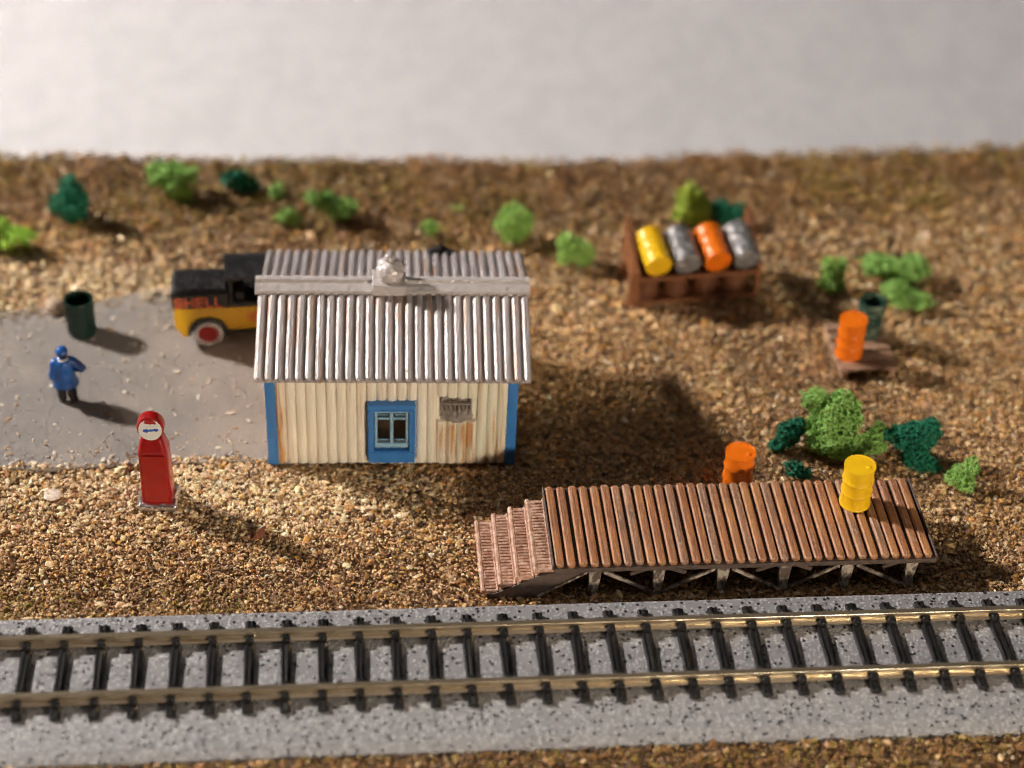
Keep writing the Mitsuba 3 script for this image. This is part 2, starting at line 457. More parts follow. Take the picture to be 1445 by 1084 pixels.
def blocked(x, y, margin=0.0):
    """Where the pavement, the track or the shed covers the ground."""
    dv = np.stack([x, y], -1) @ V - TRACK_V
    dv = dv + .0022 * (meshkit.noise(np.stack([x * 90, y * 90, x * 0], -1), 4) - .5)
    hx, hy = hc * (x - HOUSE[0]) + hs * (y - HOUSE[1]), -hs * (x - HOUSE[0]) + hc * (y - HOUSE[1])
    lap = .0015 + .030 * np.clip(meshkit.fbm(np.stack([x * 26, y * 26, x * 0], -1), 3, 21) - .42, 0, 1)
    inpave = contains_xy(PAVE, x, np.where(y < -.06, y - lap, y + lap))
    return ((dv > -.0975) & (dv < .0665)) | inpave | ((hx > 0) & (hx < .24) & (hy > .002) & (hy < .179))


def ground_z(x, y):
    return np.where(contains_xy(PAVE, x, y), .0040, relief(x, y))


def grain_colors(x, y, r):
    n = len(x)
    P3 = np.stack([x, y, np.zeros(n)], -1)
    pal = dict(tan=(.64, .425, .21), pale=(.80, .59, .35), cream=(.82, .64, .42), ochre=(.56, .305, .095), brown=(.27, .145, .065), dark=(.080, .046, .028),
               olive=(.32, .235, .06), white=(.82, .70, .53), turf=(.33, .185, .070), pink=(.55, .32, .205))
    names = list(pal); C = np.array([pal[k] for k in names])
    w = {k: np.zeros(n) for k in names}
    cream = np.exp(-(((x + .30) / .16) ** 2 + ((y + .185) / .045) ** 2)) + 1.1 * np.exp(-(((x + .47) / .16) ** 2 + ((y - .125) / .040) ** 2))
    lump = meshkit.fbm(P3 * 14, 3, 31)
    back = np.clip((y - .20 - .22 * (x + .15) * (x > 0) + .10 * (lump - .5)) / .10, 0, 1)
    dv = P3[:, :2] @ V - TRACK_V
    trackside = np.exp(-((dv - .08) / .045) ** 2) * (x < .1)
    front = (dv < -.08) * 1.0
    w['tan'] += 1.0; w['pale'] += .65; w['ochre'] += .45; w['brown'] += .62; w['dark'] += .22; w['white'] += .13; w['pink'] += .25
    w['cream'] += 9.0 * cream; w['white'] += 1.2 * cream; w['pale'] += 2.0 * cream
    olive_patch = np.clip((meshkit.fbm(P3 * 11 + 3, 3, 77) - .48) * 6, 0, 1)
    w['olive'] += 3.0 * trackside * olive_patch + 4.5 * back * olive_patch + 1.6 * front * olive_patch
    w['brown'] += 1.1 * trackside + 1.5 * front
    for kk in ('tan', 'pale', 'white', 'pink', 'ochre'):
        w[kk] *= (1 - .80 * back) * (1 - .6 * front)
    w['turf'] += 3.2 * back + 1.6 * front; w['dark'] += .25 * back + 1.4 * front; w['olive'] += 1.2 * front
    W = np.stack([w[kk] for kk in names], 1); W /= W.sum(1, keepdims=True)
    pick = (W.cumsum(1) > r.random((n, 1))).argmax(1)
    col = C[pick] * (1 + .60 * (r.random((n, 1)) - .5)) * (1 + .10 * (r.random((n, 3)) - .5))
    return np.clip(col * [1.02, .99, .93] * (.74 + .38 * lump[:, None]), .01, .85), back


def scatter(n, x0, x1, y0f, y1f, r):
    x = r.uniform(x0, x1, n); t = r.random(n)
    y = y0f(x) + t * (y1f(x) - y0f(x))
    keep = ~blocked(x, y)
    return x[keep], y[keep]


near_v, far_v = [], []
# nearer, sharp part of the ground: stones of many sizes; two layers
x, y = scatter(300000, -.66, .66, lambda x: -.60 + 0 * x, lambda x: .10 + .05 * x, r)
wide = np.abs(x) < .52 + .13 * (y + .6)
x, y = x[wide], y[wide]
c, bk = grain_colors(x, y, r)
s = np.exp(r.normal(size=len(x)) * .33) * .00117
s *= 1 + .25 * np.exp(-(((x + .30) / .16) ** 2 + ((y + .185) / .05) ** 2))
z = ground_z(x, y) + r.random(len(x)) ** 1.5 * .0040 - .0016
big = s > np.quantile(s, .86)
P3 = np.stack([x, y, z], 1)
gv, gf, gc = grains(P3[big], s[big], c[big], (ICO.vertices, ICO.faces), r)
g2v, g2f, g2c = grains(P3[~big], s[~big], c[~big], OCT, r)
gf = np.vstack([gf, g2f + len(gv)]); gv = np.vstack([gv, g2v]); gc = np.vstack([gc, g2c])
# farther, blurred part
x, y = scatter(64000, -.98, .98, lambda x: .09 + .05 * x, lambda x: back_y(x) + .002, r)
c, bk = grain_colors(x, y, r)
s = np.exp(r.normal(size=len(x)) * .30) * (.0021 - .0002 * bk)
z = ground_z(x, y) + r.random(len(x)) * (.003 + .005 * bk) - .001
hv, hf, hcol = grains(np.stack([x, y, z], 1), s, c, OCT, r)
# left and right of the frame
x, y = scatter(9000, .52, .98, lambda x: -.60 + 0 * x, lambda x: .10 + .05 * x, r)
x2, y2 = scatter(9000, -.98, -.52, lambda x: -.60 + 0 * x, lambda x: .10 + .05 * x, r)
x, y = np.r_[x, x2], np.r_[y, y2]
wide = np.abs(x) > .52 + .13 * (y + .6)
x, y = x[wide], y[wide]
c, bk = grain_colors(x, y, r)
iv, if_, ic = grains(np.stack([x, y, relief(x, y) + .001 * r.random(len(x))], 1), np.exp(r.normal(size=len(x)) * .3) * .0035, c, OCT, r)
gm = trimesh.Trimesh(np.vstack([gv, hv, iv]), np.vstack([gf, hf + len(gv), if_ + len(gv) + len(hv)]), process=False)
k = key_for('gravel')
scene[k] = mikit.ply(gm, 'grain_stone', False, color=np.vstack([gc, hcol, ic]))
labels[k] = {'label': 'loose tan, cream and brown gravel covering the ground', 'category': 'gravel', 'kind': 'stuff'}

# grit lying on the pavement
n = 4200
x = r.uniform(-.66, -.2, n); y = r.uniform(-.22, .17, n)
keep = contains_xy(PAVE, x, y); x, y = x[keep], y[keep]
de = sdist(spoints(x, y), PAVE.exterior)
hx, hy = hc * (x - HOUSE[0]) + hs * (y - HOUSE[1]), -hs * (x - HOUSE[0]) + hc * (y - HOUSE[1])
prob = .30 + .85 * np.exp(-de / .016) + .35 * np.exp(-((x + .33) / .10) ** 2 - ((y - .09) / .04) ** 2) + .12 * (x > -.42)
prob *= ~((hx > -.004) & (hy > -.002))
keep = r.random(len(x)) < prob; x, y, de = x[keep], y[keep], de[keep]
s = np.minimum(np.exp(r.normal(size=len(x)) * .5) * .00095 * (1 + .8 * np.exp(-de / .02)), .0024)
c = np.array([(.52, .44, .35), (.60, .54, .46), (.40, .29, .19), (.66, .60, .52)])[r.integers(0, 4, len(x))] * (1 + .3 * (r.random((len(x), 1)) - .5))
x2 = np.r_[r.uniform(-.41, -.33, 330), r.uniform(-.60, -.50, 160)]; y2 = np.r_[np.interp(x2[:330], [-.41, -.33], [.118, .140]), np.interp(x2[330:], [-.60, -.5], [.058, .085])] + r.normal(size=490) * .007
ok = contains_xy(PAVE, x2, y2); x2, y2 = x2[ok], y2[ok]
x, y = np.r_[x, x2], np.r_[y, y2]; s = np.r_[s, np.exp(r.normal(size=len(x2)) * .35) * .0019]
c = np.vstack([c, np.array([(.58, .47, .33), (.45, .33, .21)])[r.integers(0, 2, len(x2))]])
gv, gf, gc = grains(np.stack([x, y, .004 + s * .35], 1), s, c, (ICO.vertices, ICO.faces), r)
k = key_for('loose_grit')
scene[k] = mikit.ply(trimesh.Trimesh(gv, gf, process=False), 'grain_stone', False, color=gc)
labels[k] = {'label': 'pale grit strewn over the grey pavement', 'category': 'grit', 'kind': 'stuff'}


def stone(name, x, y, z, sx, sy, sz, material, label, cat_, seed):
    b = trimesh.creation.icosphere(subdivisions=3)
    v = b.vertices * (1 + .35 * (meshkit.fbm(b.vertices * 1.3 + seed, 3, seed)[:, None] - .5))
    b.vertices = v * [sx, sy, sz] + [x, y, z + sz * .8]
    return single(name, b, material, label, cat_, 40)


stone('stone', -.4955, .079, .004, .0115, .010, .009, 'stone_pale', 'pale tan stone beside the green bin at the pavement edge', 'stone', 4)
stone('pebble', -.4336, -.2102, .0025, .0088, .0080, .0018, 'pebble_white', 'flat round white pebble lying on the gravel left of the fuel pump', 'pebble', 9)
fl = trimesh.Trimesh(*trimesh.remesh.subdivide(np.array([(0, 0, 0), (.013, .001, .001), (.014, .012, .004), (.008, .008, .0045)]), np.array([[0, 1, 3], [1, 2, 3]])))
fl = cat(fl, trimesh.Trimesh(fl.vertices - [0, 0, .0012], fl.faces[:, ::-1])); fl.apply_transform(move(-.236, -.256, .003) @ rotz(.3))
single('dry_leaf', fl, 'leaf_rust', 'rust brown flake lying on the gravel to the right of the fuel pump', 'leaf', False)

# ------------------------------------------------------------------ the track
trk = thing('railway_track', 'straight single track on grey speckled roadbed along the front of the layout', 'railway track')
MT = move(0, 0) @ rotz(TH) @ move(0, TRACK_V)
zb, ht, hb, L0 = .022, .065, .0825, .66
hf = .0965
prof = Polygon([(-hf, -.012), (-hf, .0130), (-.0955, .0185), (-.0860, zb - .0002), (-.0840, zb), (ht - .001, zb), (ht + .0008, zb - .0008), (hb, .0015), (hb, -.012)])
m = trimesh.creation.extrude_polygon(prof, 2 * L0, engine='earcut')
v = m.vertices.copy(); m.vertices = np.stack([v[:, 2] - L0, v[:, 0], v[:, 1]], 1); m.faces = m.faces
m.fix_normals(); m.apply_transform(MT)
part(trk, 'roadbed', m, 'roadbed_grey', 20)
zr0, zr1 = .0248, .0345
rp = np.array([(-.0052, 0), (-.0052, .0010), (-.0018, .0022), (-.0015, .0046), (-.0027, .0058), (-.0029, .0088), (-.0024, .0095), (.0024, .0095), (.0029, .0088), (.0027, .0058), (.0015, .0046),
               (.0018, .0022), (.0052, .0010), (.0052, 0)]) + [0, zr0]
for s in (1, -1):
    m = trimesh.creation.extrude_polygon(Polygon(rp + [s * .0327, 0]), 2 * L0, engine='earcut')
    v = m.vertices.copy(); m.vertices = np.stack([v[:, 2] - L0, v[:, 0], v[:, 1]], 1); m.fix_normals(); m.apply_transform(MT)
    part(trk, 'rail', m, 'rail_metal', 50)


def sleeper_mesh(seed):
    q = np.random.default_rng(seed)
    h0 = .0048
    bits = []
    # body with lengthwise flutes, waisted at the rail seats
    ny_, nx_ = 33, 9
    ys = np.linspace(-.0515, .0515, ny_); xs = np.linspace(-1, 1, nx_)
    wob = q.normal() * .5
    vt = np.zeros((ny_, nx_, 3))
    for a_, yy in enumerate(ys):
        w = .0047 + .0003 * math.sin(yy * 130 + wob)
        zt = h0 - .0010 * math.exp(-((abs(yy) - .0327) / .006) ** 2)
        for b_, xx in enumerate(xs):
            fl_ = .00065 * math.sin(xx * 6.5 + wob * 3 + yy * 60 * wob)
            vt[a_, b_] = (xx * w, yy, zt - .0015 * xx ** 4 + fl_ * (abs(xx) < .95))
    vt = vt.reshape(-1, 3); vb = vt.copy(); vb[:, 2] = -.002
    idx = np.arange(ny_ * nx_).reshape(ny_, nx_)
    qd = np.stack([idx[:-1, :-1], idx[:-1, 1:], idx[1:, 1:], idx[1:, :-1]], -1).reshape(-1, 4)
    ff = [qd]
    rim_ = np.concatenate([idx[0, :], idx[1:, -1], idx[-1, -2::-1], idx[-2:0:-1, 0]])
    nn = np.roll(rim_, -1)
    ff.append(np.stack([rim_, rim_ + ny_ * nx_, nn + ny_ * nx_, nn], 1))
    qd = np.vstack(ff)
    bits.append(trimesh.Trimesh(np.vstack([vt, vb]), np.vstack([qd[:, [0, 1, 2]], qd[:, [0, 2, 3]]]), process=False))
    for s in (1, -1):
        for t in (1, -1):
            c_ = s * .0327 + t * .0060
            bits.append(bx(-.0034, .0034, c_ - .0034, c_ + .0034, .002, .0098, .0010))
    mm = cat(*bits)
    return mm


sl = [mikit.ply(sleeper_mesh(50 + i_), 'plastic_black', 40) for i_ in range(5)]
for i_ in range(-22, 16):
    uu = .1196 + i_ * .0316
    part(trk, 'sleeper', sl[(i_ * 7) % 5], None, M=MT @ move(uu, 0, zb - .0002))

# ------------------------------------------------------------------ the shed
hs_ = thing('shed', 'small cream corrugated shed with blue corners under a weathered silver ribbed roof', 'shed')
MH = move(HOUSE[0], HOUSE[1], 0) @ rotz(HOUSE[2])
WX, WY, EZ = .2402, .181, .107        # width, depth, wall height
ROOF_D, OVF, OVX, ZR = .105, .0065, .0132, .147
slope = (ZR - .113) / ROOF_D
WIN, VENT = (.0966, .143, .0078, .083), (.1670, .1975, .0550, .0880)


def roof_under(y):
    return .113 - .0035 + slope * np.minimum(y + OVF, 2 * ROOF_D - OVF - y)


def hp(name, mesh, material, smooth=30, parent=None, **kw):
    mesh.apply_transform(MH)
    return part(parent or hs_, name, mesh, material, smooth, **kw)


core = bx(.003, WX - .003, .0025, .0085, 0, EZ)
core = from_solid(solid(core) - solid(bx(.104, .1355, -.02, .03, .026, .072)) - solid(bx(VENT[0], VENT[1], -.01, .0075, VENT[2], VENT[3])))
gable = Polygon([(.0025, 0), (WY - .0025, 0), (WY - .0025, roof_under(WY)), (ROOF_D - OVF, roof_under(ROOF_D - OVF)), (.0025, roof_under(0.0))])
sidew = []
for x0 in (.003, WX - .008):
    g = trimesh.creation.extrude_polygon(gable, .005, engine='earcut')
    v = g.vertices.copy(); g.vertices = np.stack([x0 + v[:, 2], v[:, 0], v[:, 1]], 1); g.fix_normals(); sidew.append(g)
wall = hp('wall', cat(core, bx(.003, WX - .003, WY - .0085, WY - .0025, 0, EZ), *sidew), 'wall_paint', False)


def board(w, h0, h1, seed, tilt=0.0):
    """One upright bulging board: width w along x, bulge towards -y, from height h0 to h1."""
    n_ = 8
    t = np.linspace(-1, 1, n_ + 1)
    xs_ = t * (w / 2 - .00035)
    ys_ = -.0026 * np.sqrt(np.clip(1 - (t * .93) ** 2, 0, 1)) + .0006
    pts = list(zip(xs_, ys_)) + [(w / 2 - .00035, .0030), (-w / 2 + .00035, .0030)]
    m_ = trimesh.creation.extrude_polygon(Polygon(pts), h1 - h0, engine='earcut'); m_.apply_translation((0, 0, h0))
    if tilt:
        v_ = m_.vertices; v_[:, 2] += np.where(v_[:, 2] > (h0 + h1) / 2, tilt * v_[:, 0], 0); m_.vertices = v_
    m_.fix_normals()
    return m_


NB = 23; bw = (WX - .017) / NB
for i_ in range(NB):
    xc = .0085 + (i_ + .5) * bw
    spans = [(.0022 + .0012 * r.random(), EZ + .004)]
    if WIN[0] - .002 < xc < WIN[1] + .002:
        spans = [(.0026, WIN[2] + .0008 * r.random()), (WIN[3] - .001 + .0015 * r.random(), EZ + .004)]
    elif VENT[0] - .003 < xc < VENT[1] + .003:
        spans = [(.0026, VENT[2] + .002 * r.random()), (VENT[3] - .003 * r.random(), EZ + .004)]
    for h0, h1 in spans:
        m = board(bw, h0, h1, i_); m.apply_translation((xc, .0002 * r.random(), 0)); hp('board', m, 'wall_paint', 40, parent=wall)
for i_ in range(NB):
    m = board(bw, .0006, EZ + .004, i_); m.apply_transform(move(.0085 + (i_ + .5) * bw, WY, 0) @ rotz(math.pi)); hp('board', m, 'wall_paint', 40, parent=wall)
NS = 19; sw = (WY - .016) / NS
for side in (0, 1):
    for i_ in range(NS):
        yc = .008 + (i_ + .5) * sw
        m = board(sw, .0006, float(roof_under(yc)) - .001, i_)
        m.apply_transform(move(WX if side else 0, yc, 0) @ rotz(math.pi / 2 if side else -math.pi / 2)); hp('board', m, 'wall_paint', 40, parent=wall)
for cx in (0, 1):
    for cy in (0, 1):
        x0, y0 = (-.0012 if cx == 0 else WX - .0085), (-.0016 if cy == 0 else WY - .0085)
        m = bx(x0, x0 + .0097, y0, y0 + .0101, .0004, .1075, .0006)
        hp('corner_post', m, 'blue_paint', 30)

# window
x0, x1, z0, z1 = WIN
outer = solid(bx(x0, x1, -.0085, .003, z0 + .006, z1 - .0005, .0006))
hole = solid(bx(.1026, .1370, -.02, .02, .0238, .0745))
fr = from_solid(outer - hole)
wnd = hp('window', cat(fr, bx(x0 + .0005, x1 - .0003, -.0070, .003, z0 - .0005, z0 + .0065, .0008)), 'blue_paint', 25, label='blue framed window with pale blue sash')
hp('rim', cat(*[bx(a_, b_, -.0093, -.0082, c_, d_, .0003) for a_, b_, c_, d_ in ((x0 + .0006, x1 - .0006, .0750, .0765), (x0 + .0006, x0 + .0020, .0225, .0748), (x1 - .0020, x1 - .0006, .0225, .0748), (x0 + .0006, x1 - .0006, .0205, .0222))]),
   'blue_paint', 25, parent=wnd)
sash = [(.1034, .1362, .0700, .0738), (.1034, .1362, .0262, .0315), (.1034, .1061, .0317, .0698), (.1335, .1362, .0317, .0698), (.1182, .1214, .0317, .0698)]
bits = [bx(a_, b_, -.0052, -.0022, c_, d_, .0004) for a_, b_, c_, d_ in sash]
bits += [bx(a_, b_, -.0046, -.0022, .0612, .0636, .0003) for a_, b_ in ((.1063, .1180), (.1216, .1333))]
bits += [bx(a_, b_, -.0040, -.0024, c_, c_ + .0010, .0002) for a_, b_ in ((.1066, .1164), (.1232, .1330)) for c_ in (.0345, .0662)]
for k_ in range(4):
    bits.append(bx(.1050 + k_ * .0080, .1092 + k_ * .0080, -.0050, -.0022, .0254, .0270, .0004))
hp('sash', cat(*bits), 'pale_blue_paint', 25, parent=wnd)
for a_, b_ in ((.1061, .1182), (.1214, .1335)):
    g = bx(a_, b_, -.0012, -.0010, .0317, .0688)
    g = trimesh.Trimesh([(a_, -.001, .0317), (b_, -.001, .0317), (b_, -.001, .0698), (a_, -.001, .0698)], [[0, 1, 2], [0, 2, 3]])
    hp('pane', g, 'glass_pane', False, parent=wnd)

# broken vent in the wall
gxv, gzv = np.meshgrid(np.linspace(0, 1, 26), np.linspace(0, 1, 24))
P = np.stack([gxv, gzv, 0 * gxv], -1)
dep = .0062 - .0060 * meshkit.fbm(P * 7, 4, 5) - .0075 * np.exp(-((gzv - .20) / .20) ** 2) * np.clip(1.25 - np.abs(gxv - .52) * 2.2, 0, 1) + .004 * np.exp(-((gzv - .52) / .18) ** 2) * (np.sin(gxv * 40) * .5 + .5)
vv = np.stack([VENT[0] - .001 + gxv * (VENT[1] - VENT[0] + .002), dep, VENT[2] - .002 + gzv * (VENT[3] - VENT[2] + .003)], -1).reshape(-1, 3)
i, j = np.meshgrid(np.arange(25), np.arange(23)); q = (j * 26 + i).ravel()
vent = trimesh.Trimesh(vv, np.vstack([np.stack([q, q + 1, q + 27], 1), np.stack([q, q + 27, q + 26], 1)]), process=False)
vt_ = hp('vent', vent, 'grey_mess', 30, label='ragged grey vent hole with rust streaks below it')
bits = []
for xx in (.1730, .1765, .1808, .1850, .1885, .1925):
    bits.append(bar((xx, -.0010, .0755 + .003 * r.random()), (xx + .002 * (r.random() - .5), -.0002, .0700 - .003 * r.random()), .0011, .0012))
bits.append(bar((.1685, -.0018, .0800), (.1955, -.0012, .0790), .0016, .0030)); bits.append(bar((.1683, -.0012, .087), (.1680, -.0008, .066), .0015, .0015)); bits.append(bar((.1962, -.0012, .086), (.1965, -.0008, .070), .0015, .0015))
hp('broken_slat', cat(*bits), 'grey_mess', 25, parent=vt_)
for k_ in range(5):  # ragged plaster edge
    pass

# roof: sheet, ribs, ridge cap, ventilator
rx0, rx1 = -.0108, WX + .0140
sheet = []
for s in (0, 1):
    pr = Polygon([(-OVF, .1085), (-OVF, .1112), (ROOF_D - OVF, .1112 + slope * ROOF_D), (ROOF_D - OVF, .1085 + slope * ROOF_D)])
    g = trimesh.creation.extrude_polygon(pr, rx1 - rx0 - .004, engine='earcut'); v = g.vertices.copy()
    yy = v[:, 0] if s == 0 else 2 * (ROOF_D - OVF) - v[:, 0]
    g.vertices = np.stack([rx0 + .002 + v[:, 2], yy, v[:, 1]], 1); g.fix_normals(); sheet.append(g)
roof = hp('roof', cat(*sheet), 'roof_metal', False)
NR = 28; rp_ = (rx1 - rx0) / NR
Ls = math.hypot(ROOF_D, slope * ROOF_D); ang = math.atan(slope)


def rib(seed):
    q_ = np.random.default_rng(seed)
    w_ = .0086
    sec = np.array([(-.5, -.3), (-.48, .30), (-.16, .80), (-.08, .86), (.30, .86), (.40, .70), (.5, .0), (.5, -.3)]) * [w_, .0050]
    st = np.r_[0, .0022, np.linspace(.006, Ls - .001, 15)]
    vs = []
    for k2, t_ in enumerate(st):
        s2 = sec.copy()
        if k2 == 0: s2 = s2 * [.35, .5]
        if k2 == 1: s2 = s2 * [.85, .9]
        s2 = s2 + q_.normal(size=s2.shape) * .00007
        vs.append(np.column_stack([s2[:, 0] + q_.normal() * .00005, np.full(8, t_ - .0015), s2[:, 1]]))
    n_ = len(st); idx = np.arange(n_ * 8).reshape(n_, 8); nx2 = np.roll(idx, -1, 1)
    qd = np.stack([idx[:-1], nx2[:-1], nx2[1:], idx[1:]], -1).reshape(-1, 4)
    fs = np.vstack([qd[:, [0, 1, 2]], qd[:, [0, 2, 3]], [[0, k3 + 1, k3] for k3 in range(1, 7)]])
    m_ = trimesh.Trimesh(np.vstack(vs), fs, process=False); m_.fix_normals()
    return m_


ribs = [mikit.ply(rib(80 + k_), 'roof_metal', 14) for k_ in range(4)]
for s in (0, 1):
    for i_ in range(NR):
        xc = rx0 + (i_ + .5) * rp_
        M = MH @ move(xc, -OVF - .001 * r.random(), .1112) @ rot([1, 0, 0], ang)
        if s: M = MH @ move(xc + .001, 2 * (ROOF_D - OVF) + OVF + .001 * r.random(), .1112) @ rotz(math.pi) @ rot([1, 0, 0], ang)
        part(roof, 'rib', ribs[(i_ * 3 + s) % 4], None, M=M)
yr = ROOF_D - OVF
cap = Polygon([(yr - .0125, ZR - .0030), (yr - .0128, ZR + .0018), (yr - .0075, ZR + .0042), (yr - .0040, ZR + .0050), (yr - .0020, ZR + .0078), (yr + .0020, ZR + .0078), (yr + .0040, ZR + .0050), (yr + .0075, ZR + .0042), (yr + .0128, ZR + .0018), (yr + .0125, ZR - .0030)])
g = trimesh.creation.extrude_polygon(cap, rx1 - rx0 + .003, engine='earcut'); v = g.vertices.copy()
g.vertices = np.stack([rx0 - .0025 + v[:, 2], v[:, 0], v[:, 1]], 1); g.fix_normals()
g = rough(g, .0004, 260, 3, .006)
hp('ridge_cap', g, 'bare_silver', 30, parent=roof)
vx = .117
blk = rough(bx(vx - .0165, vx + .0165, yr - .0150, yr + .0145, ZR - .003, ZR + .0095, .0012), .0007, 170, 5, .003)
ven = hp('ventilator', blk, 'bare_silver', 40, parent=roof)
bd = trimesh.creation.icosphere(subdivisions=4, radius=.0135); bd.vertices = bd.vertices * [1, 1, .95]
bd.vertices = bd.vertices * (1 + .34 * (meshkit.fbm(bd.vertices * 120, 3, 9)[:, None] - .5)) + [vx + .001, yr, ZR + .0185]
knob = trimesh.creation.icosphere(subdivisions=2, radius=.005); knob.apply_translation((vx, yr, ZR + .0325))
hp('ventilator_dome', cat(bd, knob), 'bare_silver', True, parent=roof)
lump = [trimesh.creation.icosphere(subdivisions=3, radius=1.0) for _ in range(3)]
for q_, (dx, dy, sx, sz) in zip(lump, ((0, 0, .0105, .006), (.011, -.001, .008, .004), (.004, .002, .007, .008))):
    q_.vertices = q_.vertices * [sx, .006, sz] * (1 + .7 * (meshkit.fbm(q_.vertices * 2.5 + dx * 300, 4, 2)[:, None] - .5)) + [.166 + dx, 2 * yr + .002 + dy, .1165]
hp('soot_lump', cat(*lump), 'soot', 40, parent=roof, label='black sooty lump on the rear eave')

# ------------------------------------------------------------------ the loading platform
pf = thing('loading_platform', 'long reddish brown plank loading platform with steps at its left end', 'platform')
MP = move(.2165, -.2352, 0) @ rotz(.1135)
DL, DW, DZ = .352, .107, .042


def pp(name, mesh, material, smooth=30, parent=None, **kw):
    mesh.apply_transform(MP)
    return part(parent or pf, name, mesh, material, smooth, **kw)


deck = pp('deck', cat(bx(-DL / 2, DL / 2, -DW / 2 + .002, DW / 2 - .002, DZ - .0070, DZ - .0040), ), 'deck_dark', False)
NP = 34; pw = DL / NP
planks = []
for k_ in range(4):
    q_ = np.random.default_rng(200 + k_)
    w_ = .0076
    st = affinity.scale(Point(0, 0).buffer(w_ / 2, 5), 1, 1).union(sbox(-w_ / 2, 0, w_ / 2, 1e-6))
    pts = []
    Lp = DW - .0005
    a_ = np.linspace(0, math.pi, 7)
    ringt = np.r_[[(w_ / 2 * math.cos(t), Lp / 2 - w_ / 2 * .8 + w_ / 2 * .8 * math.sin(t)) for t in a_], [(-w_ / 2 * math.cos(t), -Lp / 2 + w_ / 2 * .8 - w_ / 2 * .8 * math.sin(t)) for t in a_]]
    lo = trimesh.creation.extrude_polygon(Polygon(ringt), .0026, engine='earcut')
    up_ = Polygon(ringt).buffer(-.0013)
    hi = trimesh.creation.extrude_polygon(up_, .0002, engine='earcut')
    m = trimesh.convex.convex_hull(np.vstack([lo.vertices, hi.vertices + [0, 0, .0039]]))
    nails = []
    for e_ in (-1, 1):
        nl = trimesh.creation.annulus(r_min=.0007, r_max=.0015, height=.0005, sections=10); nl.apply_translation((0, e_ * (Lp / 2 - .0042), .0040)); nails.append(nl)
    m = cat(m, *nails)
    m.apply_translation((0, 0, DZ - .0042))
    planks.append(m)
tones = ['deck_wood_brown', 'deck_wood_red', 'deck_wood_grey']
pl = [mikit.ply(p_, 'deck_wood_red', 20) for p_ in planks[:1]]
for i_ in range(NP):
    M = MP @ move(-DL / 2 + (i_ + .5) * pw, (r.random() - .5) * .0016, (r.random() - .5) * .0009) @ rotz((r.random() - .5) * .005) @ rot([0, 1, 0], (r.random() - .5) * .03)
    part(deck, 'plank', pl[0], tones[int(r.choice(3, p=[.38, .34, .28]))], M=M)
rimm = cat(bx(-DL / 2, DL / 2 + .002, -DW / 2 - .0012, -DW / 2 + .0032, DZ - .0095, DZ - .0045, .0006), bx(-DL / 2, DL / 2 + .002, DW / 2 - .0032, DW / 2 + .0012, DZ - .0095, DZ - .0045, .0006),
           bx(DL / 2 + .0006, DL / 2 + .0022, -DW / 2 - .001, DW / 2 + .001, DZ - .009, DZ - .0004, .0005), bx(-DL / 2 - .0022, -DL / 2 - .0006, -DW / 2 + .001, DW / 2 - .001, DZ - .0075, DZ - .0008, .0005))
pp('edge_beam', rough(rimm, .0003, 180, 6, .010), 'dark_frame', 30)
posts_x = (-.139, -.080, -.0205, .0372, .0957, .1560)
for yy in (-DW / 2 + .001, DW / 2 - .001):
    for k_, px_ in enumerate(posts_x):
        w0, w1 = (.0040, .0031) if k_ % 2 else (.0042, .0030)
        m = bx(-.5, .5, -.5, .5, 0, 1, .04)
        v = m.vertices.copy(); t_ = v[:, 2:3]
        wid = w1 + (w0 - w1) * np.clip((t_ - .3) / .6, 0, 1) + .0022 * np.clip((t_ - .86) / .14, 0, 1)
        m.vertices = np.column_stack([v[:, 0:1] * 2 * wid + px_, v[:, 1] * .007 + yy + (.002 if yy < 0 else -.002), (v[:, 2] * (DZ - .0085 + .008) - .008)])
        pp('post', rough(m, .0004, 200, k_, .008), 'pale_frame', 30)
    y_ = yy
    zt_ = DZ - .011
    for k_ in (0, 2, 4):
        for d_ in (-1, 1):
            if k_ + d_ < 0:
                continue
            other = posts_x[k_ + d_]
            pp('brace', bar((posts_x[k_] + d_ * .008, y_, zt_), (other - d_ * .003, y_, .003), .0034, .0028), 'pale_frame', 25)
    for k_ in (1, 3, 5):
        for d_ in (-1, 1):
            if k_ == 5 and d_ == 1:
                continue
            pp('bracket', bar((posts_x[k_] + d_ * .0065, y_ + .004, DZ - .0105), (posts_x[k_] + d_ * .026, y_ + .004, DZ - .0185), .0040, .0030), 'dark_frame', 25)
pp('floor_beam', cat(*[bx(px_ - .003, px_ + .003, -DW / 2 + .004, DW / 2 - .004, DZ - .012, DZ - .0072) for px_ in posts_x]), 'dark_frame', False)
